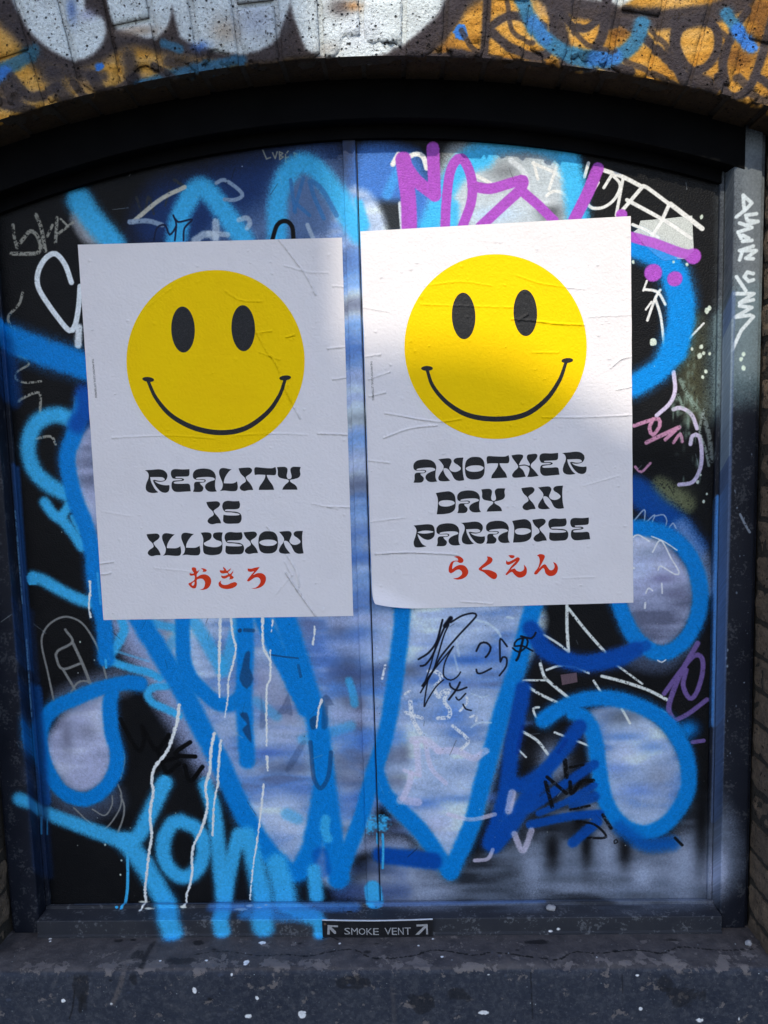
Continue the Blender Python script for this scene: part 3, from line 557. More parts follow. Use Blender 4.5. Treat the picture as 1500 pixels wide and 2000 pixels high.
# ------------------------------------------------------------------ materials
class NT:
    def __init__(s, name):
        s.m = bpy.data.materials.new(name); s.m.use_nodes = True
        s.t = s.m.node_tree; s.bsdf = s.t.nodes['Principled BSDF']
    def n(s, kind, **kw):
        nd = s.t.nodes.new('ShaderNode'+kind)
        ins = kw.pop('ins', {})
        for k, v in kw.items(): setattr(nd, k, v)
        for k, v in ins.items(): s.put(nd.inputs[k], v)
        return nd
    def put(s, sock, v):
        if isinstance(v, bpy.types.NodeSocket): s.t.links.new(v, sock)
        elif isinstance(v, (tuple, list)) and len(v) == 3 and sock.type == 'RGBA': sock.default_value = (*v, 1)
        else: sock.default_value = v
    def math(s, op, a, b=0.0, clamp=False): return s.n('Math', operation=op, use_clamp=clamp, ins={0: a, 1: b}).outputs[0]
    def mix(s, f, a, b):
        nd = s.n('Mix', data_type='RGBA'); s.put(nd.inputs[0], f); s.put(nd.inputs[6], a); s.put(nd.inputs[7], b)
        return nd.outputs[2]
    def noise(s, scale, detail=3, vec=None, rough=.55):
        nd = s.n('TexNoise', ins={'Scale': scale, 'Detail': detail, 'Roughness': rough})
        s.put(nd.inputs['Vector'], vec if vec is not None else s.pos())
        return nd.outputs[0]
    def pos(s):
        if not hasattr(s, '_p'): s._p = s.n('NewGeometry')
        return s._p.outputs['Position']
    def normal(s): s.pos(); return s._p.outputs['Normal']
    def ramp(s, v, a, b): return s.n('MapRange', clamp=True, ins={0: v, 1: a, 2: b, 3: 0.0, 4: 1.0}).outputs[0]
    def bump(s, h, strength, dist, prev=None):
        nd = s.n('Bump', ins={'Height': h, 'Strength': strength, 'Distance': dist})
        if prev is not None: s.put(nd.inputs['Normal'], prev)
        return nd.outputs[0]
    def image(s, im, cv, unfold=True):
        sp = s.n('SeparateXYZ', ins={0: s.pos()})
        u = s.math('DIVIDE', s.math('SUBTRACT', sp.outputs[0], cv.u0), cv.u1-cv.u0)
        z = s.math('ADD', sp.outputs[2], sp.outputs[1]) if unfold else sp.outputs[2]
        v = s.math('DIVIDE', s.math('SUBTRACT', z, cv.v0+Z0), cv.v1-cv.v0)
        cb = s.n('CombineXYZ', ins={0: u, 1: v})
        return s.n('TexImage', image=im, extension='CLIP', interpolation='Cubic', ins={0: cb.outputs[0]})
    def out(s, color=None, rough=None, normal=None, spec=None, metal=None):
        for k, v in (('Base Color', color), ('Roughness', rough), ('Normal', normal), ('Specular IOR Level', spec), ('Metallic', metal)):
            if v is not None: s.put(s.bsdf.inputs[k], v)
        return s.m

def door_material(name, base, base2, rough=.42, peel=0.5, wear=0.0, spec=.16):
    t = NT(name)
    im = t.image(DOOR_IMG, D)
    c0 = t.mix(t.ramp(t.noise(7, 5), .35, .75), base, base2)
    if wear:
        w = t.ramp(t.math('MULTIPLY', t.noise(28, 8), t.noise(160, 4)), .30, .36)
        c0 = t.mix(t.math('MULTIPLY', w, wear), c0, (.22, .23, .25))
    g = t.noise(900, 2)
    c0 = t.mix(t.math('MULTIPLY', t.ramp(g, .62, .75), .16), c0, (.16, .16, .16))
    col = t.mix(im.outputs[1], c0, im.outputs[0])
    col = t.mix(t.math('MULTIPLY', t.ramp(t.noise(240, 3), .3, .7), .14), col, t.mix(.25, col, (0.01, 0.01, 0.01)))
    h = t.math('ADD', t.math('MULTIPLY', t.noise(270, 1.5), 1.0), t.math('MULTIPLY', t.noise(38, 2), .5))
    nrm = t.bump(h, peel, .0017)
    r = t.math('ADD', rough-.08, t.math('MULTIPLY', t.noise(30, 4), .2))
    return t.out(col, r, nrm, spec)

M_LEAF = door_material('black textured door enamel', (.0055, .0058, .007), (.0095, .0095, .0105), peel=.9, spec=.1)
M_STRIP = door_material('door strip paint', (.03, .045, .09), (.02, .02, .03), peel=.25, rough=.38)
M_FRAME = door_material('navy frame paint', (.0095, .0115, .019), (.016, .019, .029), rough=.4, peel=.12, wear=.16)
M_SILL = door_material('sill paint', (.024, .027, .036), (.045, .046, .052), rough=.55, peel=.25, wear=.35)

def plinth_material():
    t = NT('flaking dark blue masonry paint')
    im = t.image(DOOR_IMG, D)
    sp = t.n('SeparateXYZ', ins={0: t.pos()})
    vv = t.math('ADD', sp.outputs[1], sp.outputs[2])
    paint = t.mix(t.ramp(t.noise(9, 6), .35, .7), (.020, .0255, .041), (.032, .038, .054))
    paint = t.mix(t.math('MULTIPLY', t.ramp(t.noise(85, 8, rough=.7), .46, .68), .85), paint, (.07, .073, .086))
    stone = t.mix(t.ramp(t.noise(34, 6), .3, .75), (.05, .043, .043), (.125, .108, .102))
    edge = t.math('SUBTRACT', 1.0, t.math('MULTIPLY', t.math('ABSOLUTE', t.math('SUBTRACT', vv, Z0+Z_LEDGE+Y_NOSE+.012)), 26.0), clamp=True)   # paint is knocked off the arris
    k = t.math('ADD', t.noise(24, 8, rough=.68), t.math('MULTIPLY', edge, .11))
    chips = t.ramp(k, .605, .625)
    top = t.ramp(vv, Z0+Z_LEDGE+Y_NOSE-.004, Z0+Z_LEDGE+Y_NOSE+.004)
    col = t.mix(chips, t.mix(t.math('MULTIPLY', top, .75), paint, stone), t.mix(.5, stone, (.22, .195, .19)))
    spots = t.ramp(t.noise(150, 5, rough=.7), .60, .66)
    col = t.mix(t.math('MULTIPLY', spots, .55), col, (.13, .125, .13))
    col = t.mix(im.outputs[1], col, im.outputs[0])
    h = t.math('ADD', t.math('MULTIPLY', t.noise(110, 6), 1.0), t.math('MULTIPLY', chips, -.35))
    nrm = t.bump(h, .7, .004, t.bump(t.noise(700, 2), .35, .0008))
    return t.out(col, t.math('ADD', .55, t.math('MULTIPLY', t.noise(40, 3), .3)), nrm, .3)
M_PLINTH = plinth_material()

def brick_material(name, a, b, dark, painted=True, scale=1.0):
    t = NT(name)
    rnd = t.n('ObjectInfo').outputs['Random']
    col = t.mix(t.ramp(t.noise(38*scale, 6), .3, .72), a, b)
    col = t.mix(t.math('MULTIPLY', rnd, .55), col, t.mix(.5, col, dark))
    col = t.mix(t.math('MULTIPLY', t.ramp(t.noise(150, 4), .56, .7), .55), col, dark)
    vor = t.n('TexVoronoi', ins={'Scale': 80.0, 'Vector': t.pos(), 'Randomness': 1.0})
    pits = t.math('MULTIPLY', t.math('SUBTRACT', 1.0, t.ramp(vor.outputs['Distance'], .10, .24)), t.ramp(t.noise(60, 2), .47, .56))
    if painted:
        im = t.image(WALL_IMG, Wc, unfold=False)
        sp = t.n('SeparateXYZ', ins={0: t.normal()})
        face = t.ramp(t.math('MULTIPLY', sp.outputs[1], -1.0), .35, .7)
        keep = t.ramp(t.noise(190, 5), .30, .40)
        col = t.mix(t.math('MULTIPLY', t.math('MULTIPLY', im.outputs[1], face), keep), col, im.outputs[0])
    col = t.mix(t.math('MULTIPLY', pits, .9), col, (.012, .010, .009))
    h = t.math('ADD', t.math('MULTIPLY', t.noise(150, 6, rough=.6), .8), t.math('MULTIPLY', pits, -1.1))
    nrm = t.bump(h, 1.0, .008, t.bump(t.noise(700, 3), .7, .002))
    return t.out(col, .85, nrm, .2)
M_BRICK = brick_material('arch brick shade-dark under paint', (.05, .032, .016), (.03, .02, .012), (.012, .009, .007))  # base colour darkened to put shade into the arch's underside
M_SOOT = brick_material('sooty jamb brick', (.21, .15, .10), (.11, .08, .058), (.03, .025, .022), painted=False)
M_MORTAR = brick_material('lime mortar', (.055, .046, .036), (.04, .034, .028), (.02, .017, .014))

def far_brick():
    t = NT('brickwork')
    tc = t.n('TexCoord').outputs['Object']
    mp = t.n('Mapping', ins={0: tc}); mp.inputs['Rotation'].default_value = (math.radians(90), 0, 0)
    b = t.n('TexBrick', ins={0: mp.outputs[0], 'Color1': (.13, .09, .06), 'Color2': (.08, .06, .045), 'Mortar': (.12, .11, .10), 'Scale': 1.0, 'Mortar Size': .006, 'Brick Width': .225, 'Row Height': .075})
    return t.out(t.mix(t.math('MULTIPLY', t.noise(8, 5), .5), b.outputs[0], (.05, .04, .035)), .9, t.bump(b.outputs[1], .5, -.006))
M_FARBRICK = far_brick()
def plain(name, c, rough=.8, spec=.3, c2=None, scale=20, metal=None):
    t = NT(name)
    return t.out(t.mix(t.ramp(t.noise(scale, 5), .3, .7), c, c2 or tuple(v*.8 for v in c)), rough, t.bump(t.noise(scale*4, 4), .2, .002), spec, metal)
M_HEAD = plain('head paint darkened for shade', (.0022, .0022, .0027), .7, .04, (.004, .004, .0045), 12)  # head colour taken down to black in place of the arch's shade
M_RENDER = plain('pale render', (.55, .50, .43), .9, c2=(.48, .44, .38), scale=3)
M_ASPHALT = plain('asphalt', (.055, .055, .055), .9, c2=(.04, .04, .042), scale=60)
M_PAVING = plain('paving', (.27, .26, .245), .9, c2=(.21, .205, .20), scale=9)
M_FOIL = plain('silver foil sticker', (.62, .64, .62), .45, .5, (.5, .52, .5), 220)
M_PEBBLE = plain('grey lump', (.34, .34, .36), .9, scale=90)
M_SCREW = plain('rusty screw', (.16, .09, .05), .5, .5, (.05, .045, .04), 300)
M_SIGN = plain('black sign face', (.010, .010, .012), .4, .4, (.018, .018, .02), 60)
M_SIGNTXT = plain('grey engraved lettering', (.42, .42, .43), .6, .3, (.3, .3, .31), 300)
M_SIGNEDGE = plain('bare aluminium edge', (.75, .76, .78), .3, .5, (.66, .67, .7), 100)
def sticker_mat(base):
    t = NT('sticker under paint')
    im = t.image(DOOR_IMG, D)
    c = t.mix(t.ramp(t.noise(420, 3), .4, .6), base, tuple(v*.72 for v in base))
    return t.out(t.mix(im.outputs[1], c, im.outputs[0]), .4, t.bump(t.noise(420, 3), .6, .001))
M_SILVER = sticker_mat((.60, .63, .60)); M_PINKSQ = sticker_mat((.14, .085, .105))

def paper(name, c, dirt, rough=.75, ink=0.0, spec=.25):
    t = NT(name)
    rl = t.image(rl_im, D)
    col = t.mix(t.math('MULTIPLY', t.ramp(t.noise(6, 6), .5, .78), .5), c, dirt)
    col = t.mix(t.math('MULTIPLY', t.ramp(t.noise(14, 8, rough=.7), .60, .68), .28), col, dirt)
    if ink:                                         # letterpress ink lets the paper's tooth through
        col = t.mix(t.math('MULTIPLY', t.ramp(t.noise(1100, 3), .52, .72), ink), col, (.14, .14, .15))
    st = t.n('Mapping', ins={0: t.pos()}); st.inputs['Scale'].default_value = (1, 1, 2.4)
    h = t.math('ADD', rl.outputs[0], t.math('ADD', t.math('MULTIPLY', t.noise(240, 3, st.outputs[0]), .22), t.math('MULTIPLY', t.noise(60, 4), .14)))
    return t.out(col, rough, t.bump(h, 1.0, .0024), spec)
M_PAPER = paper('wheat-pasted white paper', (.81, .765, .77), (.71, .665, .665))
M_YELLOW = paper('yellow print', (.99, .64, .002), (.93, .56, .003), .6, spec=.06)
M_INK = paper('black print', (.012, .012, .013), (.02, .02, .021), .6, .38)
M_RED = paper('red print', (.72, .045, .014), (.74, .10, .012), .6, spec=.08)

# ------------------------------------------------------------------ building helpers
def link(o, parent=None):
    COL.objects.link(o)
    if parent is not None: o.parent = parent
    return o
def mesh_obj(name, verts, faces, mat, parent=None, smooth=False, origin=None):
    me = bpy.data.meshes.new(name)
    if origin is not None: verts = [(v[0]-origin[0], v[1]-origin[1], v[2]-origin[2]) for v in verts]
    me.from_pydata([tuple(map(float, v)) for v in verts], [], faces); me.validate(); me.update()
    if smooth: me.polygons.foreach_set('use_smooth', [True]*len(me.polygons))
    me.materials.append(mat)
    o = bpy.data.objects.new(name, me)
    if origin is not None: o.location = origin
    return link(o, parent)
def thing(name, label, cat, loc=(0, 0, 0), group=None):
    o = bpy.data.objects.new(name, None); o.empty_display_size = .1; o.location = loc
    o['label'] = label; o['category'] = cat
    if group: o['group'] = group
    return link(o)
def tag(o, label, cat, group=None):
    o['label'] = label; o['category'] = cat
    if group: o['group'] = group
    return o
def keep_world(o, parent):               # vertices are given in world coordinates; place them relative to the parent's location
    o.parent = parent; o.location = tuple(-v for v in parent.location)
    return o
def bevel(o, w, seg=2):
    m = o.modifiers.new('bevel', 'BEVEL'); m.width = w; m.segments = seg; m.limit_method = 'ANGLE'
    return o
def extrude_profile(name, prof, a, b, mat, parent, axis='x'):
    """closed profile polygon, swept from a to b along x (profile = y,z) or along z (profile = x,y)"""
    n = len(prof)
    V = [(a, p[0], p[1]+Z0) for p in prof]+[(b, p[0], p[1]+Z0) for p in prof] if axis == 'x' else [(p[0], p[1], a+Z0) for p in prof]+[(p[0], p[1], b+Z0) for p in prof]
    F = [tuple(range(n)), tuple(range(2*n-1, n-1, -1))]+[(i, i+n, (i+1) % n+n, (i+1) % n) for i in range(n)]
    o = mesh_obj(name, V, F, mat)
    bm = bmesh.new(); bm.from_mesh(o.data); bmesh.ops.recalc_face_normals(bm, faces=bm.faces[:]); bm.to_mesh(o.data); bm.free()
    return keep_world(o, parent)
def box_mesh(name, lo, hi, mat, parent=None):
    x0, y0, z0 = lo; x1, y1, z1 = hi
    V = [(x0, y0, z0), (x1, y0, z0), (x1, y1, z0), (x0, y1, z0), (x0, y0, z1), (x1, y0, z1), (x1, y1, z1), (x0, y1, z1)]
    F = [(0, 3, 2, 1), (4, 5, 6, 7), (0, 1, 5, 4), (1, 2, 6, 5), (2, 3, 7, 6), (3, 0, 4, 7)]
    return mesh_obj(name, V, F, mat, parent)
def arc_panel(name, x0, x1, bot, top, y0, y1, mat, parent, n=40):
    """solid panel between the curves bot(x) and top(x)"""
    V, F = [], []
    for i in range(n+1):
        x = x0+(x1-x0)*i/n
        V += [(x, y0, bot(x)+Z0), (x, y0, top(x)+Z0), (x, y1, bot(x)+Z0), (x, y1, top(x)+Z0)]
    for i in range(n):
        a, b = 4*i, 4*i+4
        F += [(a, b, b+1, a+1), (a+2, a+3, b+3, b+2), (a, a+2, b+2, b), (a+1, b+1, b+3, a+3)]
    F += [(0, 1, 3, 2), (4*n, 4*n+2, 4*n+3, 4*n+1)]
    return keep_world(mesh_obj(name, V, F, mat), parent)

# ------------------------------------------------------------------ setting: street, pavement and what stands across it
o = box_mesh('road', (-60, -30, -.3), (60, -2.2, -.12), M_ASPHALT); o['kind'] = 'structure'
o = box_mesh('pavement', (-60, -2.2, -.3), (60, 1, 0), M_PAVING); o['kind'] = 'structure'
SH = Vector((SUN_DIR.x/SUN_DIR.y, 1, SUN_DIR.z/SUN_DIR.y))
Y_OPP = -8.0
def cast(x, z): return x+SH.x*Y_OPP, z+Z0+SH.z*Y_OPP       # where a shadow edge seen on the door comes from, on the roofs across the street
prof = [cast(*p) for p in ((-.155, .215), (.14, .20), (.24, .172), (.35, .115), (.46, .04), (.52, .008), (.60, .0), (.75, .022))]
prof.append((prof[-1][0]+.9, prof[-1][1]+.02))
def building(name, label, outline, y0, y1, mat, skew=0.0):       # skew turns the side wall out of the sun's path
    V = [(x+skew*(y0-y1), y0, z) for x, z in outline]+[(x, y1, z) for x, z in outline]; n = len(outline)
    F = [tuple(range(n)), tuple(range(2*n-1, n-1, -1))]+[(i, i+n, (i+1) % n+n, (i+1) % n) for i in range(n)]
    o = mesh_obj(name, V, F, mat)
    bm = bmesh.new(); bm.from_mesh(o.data); bmesh.ops.recalc_face_normals(bm, faces=bm.faces[:]); bm.to_mesh(o.data); bm.free()
    return tag(o, label, 'building', 'buildings across the street')
xl = prof[0][0]
building('shade_tower', 'unseen narrow pale rendered tower across the street, shaped to shade the left leaf', [(xl-1.7, -.15), (xl, -.15), (xl+.02, 11.2), (xl-1.7, 11.2)], Y_OPP-2.5, Y_OPP, M_RENDER, .3)  # unseen tower shaped to cast the left shadow edge, narrowed for more skylight
building('low_house', 'low pale rendered house across the street with a dipping parapet', [(prof[-1][0], -.15), (xl-.2, -.15), (xl-.2, prof[0][1])]+prof, Y_OPP-5, Y_OPP-.012, M_RENDER)

# ------------------------------------------------------------------ brick wall with its segmental arch
wall = thing('brick_wall', 'graffiti-covered yellow brick wall with a segmental arch over the vent door', 'wall', (X_MID, Y_WALL, 0))
YM = Y_WALL+.0065                                      # mortar face, just behind the brick faces
def mortar_panel(name, x0, x1, bot, top, mat=M_MORTAR, y=YM, n=2): return arc_panel(name, x0, x1, bot, top, y, .35, mat, wall, n)
XB_L, XB_R = XO_L, XO_R
mortar_panel('mortar_core', XB_L-.45, XB_L-.003, lambda x: -1.5, lambda x: .56)
mortar_panel('mortar_core', XB_R+.003, XB_R+.45, lambda x: -1.5, lambda x: .56)
mortar_panel('mortar_core', XB_L-.45, XB_R+.45, lambda x: max(arch_soffit(x)+.003, .5601 if (x < XB_L or x > XB_R) else -9), lambda x: 1.0, n=90)
mortar_panel('brickwork', XB_L-6, XB_L-.45, lambda x: -1.5, lambda x: 4.5, M_FARBRICK, Y_WALL)
mortar_panel('brickwork', XB_R+.45, XB_R+6, lambda x: -1.5, lambda x: 4.5, M_FARBRICK, Y_WALL)
mortar_panel('brickwork', XB_L-.45, XB_R+.45, lambda x: 1.0, lambda x: 4.5, M_FARBRICK, Y_WALL)

def box_grid(nx, ny, nz):
    """surface grid of a unit box"""
    idx, V, F = {}, [], []
    def vid(i, j, k):
        if (i, j, k) not in idx: idx[(i, j, k)] = len(V); V.append((i/nx, j/ny, k/nz))
        return idx[(i, j, k)]
    for k in range(nz):
        for i in range(nx):
            F.append((vid(i, 0, k), vid(i+1, 0, k), vid(i+1, 0, k+1), vid(i, 0, k+1)))
    for k in range(nz):
        for j in range(ny):
            F.append((vid(0, j+1, k), vid(0, j, k), vid(0, j, k+1), vid(0, j+1, k+1)))
            F.append((vid(nx, j, k), vid(nx, j+1, k), vid(nx, j+1, k+1), vid(nx, j, k+1)))
    for j in range(ny):
        for i in range(nx):
            F.append((vid(i, j+1, 0), vid(i+1, j+1, 0), vid(i+1, j, 0), vid(i, j, 0)))
            F.append((vid(i, j, nz), vid(i+1, j, nz), vid(i+1, j+1, nz), vid(i, j+1, nz)))
    return V, F
def nz3(p, s, o=0): return mnoise.noise(Vector((p[0]*s+o, p[1]*s+o*.7, p[2]*s-o)))
def rough_brick(name, place, size, mat, parent, seed, chip=0.0, res=(8, 6, 16), amp=.0022, notch=None):
    """place(a, b, c) maps the unit box to the wall; b=0 is the street face, c=0 the underside; the arris there is chipped"""
    V, F = box_grid(*res); out = []
    for a, b, c in V:
        # rounded, worn edges
        da, db, dc = min(a, 1-a)*size[0], b*size[1], min(c, 1-c)*size[2]
        p = Vector(place(a, b, c))
        nb = nz3(p, 45, seed)*amp*1.3+nz3(p, 150, seed)*amp*.9
        r = .005
        pull = max(0, 1-da/r)*max(0, 1-db/r)+max(0, 1-dc/r)*max(0, 1-db/r)
        ca, cb_, cc = a, b, c
        cb_ += (nb+pull*.0012)/size[1]
        if chip:
            q = math.hypot(b*size[1], c*size[2])
            k = max(0.0, .06+nz3(p, 13, 3)*.7+nz3(p, 34, 9)*.8+nz3(p, 90, 5)*.6)*chip
            if notch and abs(p.x-notch[0]) < notch[1]: k += notch[2]*(1-abs(p.x-notch[0])/notch[1])**.5
            f = max(0.0, 1-q/.045)
            cc += k*f*(1-c)/size[2]*(1 if b < .7 else .3); cb_ += k*.6*f/size[1]
        p2 = Vector(place(ca, cb_, cc))
        p2.x += nz3(p, 90, seed+5)*amp*.6
        out.append(p2)
    o = mesh_obj(name, out, F, mat, smooth=True)
    return keep_world(o, parent)
# arch ring: soldier bricks, some of them pairs of headers
R_ARCH, ZC = 2.7, .739-2.7
ang = math.asin((XB_R-X_MID+.03)/R_ARCH)
NV = 23
for i in range(NV):
    t0, t1 = -ang+2*ang*i/NV, -ang+2*ang*(i+1)/NV
    g = .0052/R_ARCH*random.uniform(.5, 1.4)
    lens = [(0, .217)] if i % 3 else [(0, .1035), (.114, .217)]
    for q, (r0, r1) in enumerate(lens):
        dr = random.uniform(-.002, .003); dy = random.uniform(-.0014, .0016)
        def place(a, b, c, t0=t0+g, t1=t1-g, r0=r0, r1=r1, dr=dr, dy=dy):
            t = t0+(t1-t0)*a; r = R_ARCH+r0+(r1-r0)*c+dr
            return (X_MID+r*math.sin(t), Y_WALL+dy+b*.105, ZC+r*math.cos(t)+Z0)
        nk = (on_y(690, 100, Y_WALL)[0], .034, .024) if r0 == 0 else None
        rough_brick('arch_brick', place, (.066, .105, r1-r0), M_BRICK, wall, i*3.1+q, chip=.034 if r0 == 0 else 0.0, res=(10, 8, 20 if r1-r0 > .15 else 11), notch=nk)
# jamb bricks either side, in alternating stretchers and headers
variants = {}
def jamb_brick(x0, x1, z0, k, mat=None):
    mat = mat or M_SOOT
    L = round(x1-x0, 3); key = (L, k % 5, mat.name)
    if key not in variants:
        V, F = box_grid(10 if L > .15 else 6, 6, 5); out = []
        for a, b, c in V:
            p = Vector((a*L, b*.1, c*.065)); s = k*5.3+L*40
            d = Vector((a-.5, b-.5, c-.5))
            edge = sum(1 for v in (a, b, c) if v in (0, 1))-1
            p -= Vector((math.copysign(.001, d.x), math.copysign(.001, d.y), math.copysign(.001, d.z)))*edge
            p += Vector((nz3(p, 45, s)+.6*nz3(p, 120, s), nz3(p, 45, s+7)+.6*nz3(p, 120, s+2), .6*nz3(p, 45, s+13)))*.0045
            out.append(p)
        me = bpy.data.meshes.new('jamb_brick'); me.from_pydata(out, [], F); me.update()
        me.materials.append(mat); variants[key] = me
    o = bpy.data.objects.new('brick', variants[key]); link(o, wall)
    o.location = (x0-wall.location.x, Y_WALL+random.uniform(-.001, .003)-wall.location.y, z0+Z0)
    o.rotation_euler = (0, random.uniform(-.006, .006), random.uniform(-.01, .01))
for c in range(27):
    z = -1.49+c*.0762
    first = (.2130, .1025)[c % 2]
    if z > .52: break
    jamb_brick(XB_R+random.uniform(-.002, .003), XB_R+first, z, c)
    jamb_brick(XB_R+first+.011, XB_R+first+.011+.213, z, c+2)
    jamb_brick(XB_L-first, XB_L+random.uniform(-.003, .002), z, c+1)
    jamb_brick(XB_L-first-.011-.213, XB_L-first-.011, z, c+3)

for c in range(27, 32):                                # courses beside and above the ends of the arch ring
    z = -1.49+c*.0762
    off = .787-X_MID+max(0, z+.065-.588)*.36+.014
    if z+.065 > .80: off = max(math.sqrt(max(0, 2.932**2-(z-ZC)**2)), .60)
    end = XB_R+.45-X_MID
    x = off
    first = True
    while x < end-.03:
        L = min((.213 if (c % 2 or not first) else .1025), end-x); first = False
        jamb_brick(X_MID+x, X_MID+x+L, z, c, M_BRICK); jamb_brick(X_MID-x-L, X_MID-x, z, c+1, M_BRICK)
        x += L+.011

# ------------------------------------------------------------------ stone ledge under the door and the painted plinth below it
def ledge_profile(n=46):
    P = []
    for i in range(14): P.append((.06+(Y_NOSE+.014-.06)*i/13, Z_LEDGE))
    for i in range(1, 7):
        a = math.pi/2*i/6; P.append((Y_NOSE+.014-.014*math.sin(a), Z_LEDGE-.014+.014*math.cos(a)))
    for i in range(1, 27): P.append((Y_NOSE, Z_LEDGE-.014-(1.5+Z_LEDGE-.014)*i/26))
    return P
prof_l = ledge_profile(); NX = 300; xs = np.linspace(-1.9, 1.7, NX)
V, F = [], []
for x in xs:
    for j, (y, z) in enumerate(prof_l):
        p = Vector((x, y*1.0, z))
        near = max(0, 1-math.hypot(y-Y_NOSE, z-Z_LEDGE)/.035)
        k = max(0, nz3(p, 24, 4)+.5*nz3(p, 60, 2)-.06)*near*.018
        top = 1 if j < 14 else 0
        bumpz = (nz3(p, 9, 1)*.003+nz3(p, 40, 8)*.0016)
        inside = y > Y_SILL-.03
        V.append((x, y+k+(0 if top else bumpz), z+Z0-k*.8+(bumpz if top and not inside else 0)))
n = len(prof_l)
for i in range(NX-1):
    for j in range(n-1): F.append((i*n+j, i*n+j+1, (i+1)*n+j+1, (i+1)*n+j))
ledge = mesh_obj('stone_ledge', V, F, M_PLINTH, smooth=True)
tag(ledge, 'chipped dark blue painted stone ledge and plinth running under the vent door', 'ledge')
def lump(name, x, y, z, rx, ry, rz, mat, seed, parent=None, amp=.35):
    bm = bmesh.new(); bmesh.ops.create_icosphere(bm, subdivisions=3, radius=1)
    for v in bm.verts:
        k = 1+amp*nz3(v.co, 1.6, seed)+amp*.5*nz3(v.co, 4, seed)
        v.co = Vector((v.co.x*rx*k, v.co.y*ry*k, v.co.z*rz*k))
    me = bpy.data.meshes.new(name); bm.to_mesh(me); bm.free(); me.materials.append(mat)
    me.polygons.foreach_set('use_smooth', [True]*len(me.polygons))
    o = bpy.data.objects.new(name, me); link(o, parent)
    o.location = (x, y, z+Z0) if parent is None else (x-parent.location.x, y-parent.location.y, z+Z0-parent.location.z)
    return o

# ------------------------------------------------------------------ the door
door = thing('smoke_vent_door', 'arched black steel double door covered in blue graffiti under the brick arch', 'door', (X_MID, 0, Z0+Z_LEAF))
MUL_L, MUL_R = -0.1215, -0.0925
leaf_top = lambda x: frame_arc(x)+.02
lf = arc_panel('leaf', X_L-.012, (MUL_L+MUL_R)/2-.003, lambda x: Z_LEAF-.02, leaf_top, 0, .04, M_LEAF, door)
lf['label'] = 'left door leaf, black with blue and pale spray paint'
lf = arc_panel('leaf', (MUL_L+MUL_R)/2+.003, X_R+.012, lambda x: Z_LEAF-.02, leaf_top, 0, .04, M_LEAF, door)
lf['label'] = 'right door leaf, black with blue, purple and white graffiti'
# cover strip between the leaves
o = extrude_profile('cover_strip', [(MUL_L, -.0002), (MUL_L+.0015, -.0055), (MUL_R-.0015, -.0055), (MUL_R, -.0002)], Z_LEAF-.004, .66, M_STRIP, door, 'z'); bevel(o, .0012)
o = extrude_profile('painted_shadow', [(MUL_R+.0005, -.0006), (MUL_R+.0028, -.0006), (MUL_R+.0028, .001), (MUL_R+.0005, .001)], Z_LEAF, .655, plain('black of painted shadow', (.004, .004, .005), .7), door, 'z')  # dark strip standing in for the shadow beside the cover strip
# glazing beads, jambs, head and sill of the frame
for s, xe, xf, xo, nm in ((-1, X_L, XF_L, XO_L, 'left'), (1, X_R, XF_R, XO_R, 'right')):
    p = [(xe, -.0005), (xe, -.009), (xe+s*.009, -.010), (xe+s*.0105, -.0005)]
    bevel(extrude_profile('bead', p, Z_LEAF+.001, .64, M_FRAME, door, 'z'), .0015)
    p = [(xe+s*.0108, .03), (xe+s*.0108, -.006), (xe+s*.0125, -.0125), (xf-s*.0006, Y_FRAME+.002), (xf+s*.002, Y_FRAME), (xo-s*.010, Y_FRAME), (xo-s*.0085, Y_FRAME+.006), (xo-s*.0015, Y_FRAME+.007), (xo+s*.004, .03)]
    o = extrude_profile('jamb', p, Z_LEDGE+.001, .70, M_FRAME, door, 'z'); o['label'] = nm+' jamb of the steel frame'; bevel(o, .0014)
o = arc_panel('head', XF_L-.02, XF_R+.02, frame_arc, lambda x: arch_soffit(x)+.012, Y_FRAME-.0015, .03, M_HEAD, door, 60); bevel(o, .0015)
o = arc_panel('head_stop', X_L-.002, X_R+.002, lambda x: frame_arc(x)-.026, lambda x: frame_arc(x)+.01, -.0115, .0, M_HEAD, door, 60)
o = extrude_profile('sill', [(.03, Z_LEAF-.004), (-.0035, Z_LEAF-.004), (-.004, Z_LEAF+.0005), (-.0135, Z_LEAF+.0005), (-.0142, Z_LEAF-.0055), (Y_SILL+.001, Z_SILL), (Y_SILL, Z_SILL-.002), (Y_SILL, Z_LEDGE+.006), (Y_SILL-.003, Z_LEDGE+.005), (Y_SILL-.003, Z_LEDGE-.02), (.03, Z_LEDGE-.02)],
                    XF_L+.003, XF_R-.003, M_SILL, door); bevel(o, .0012)

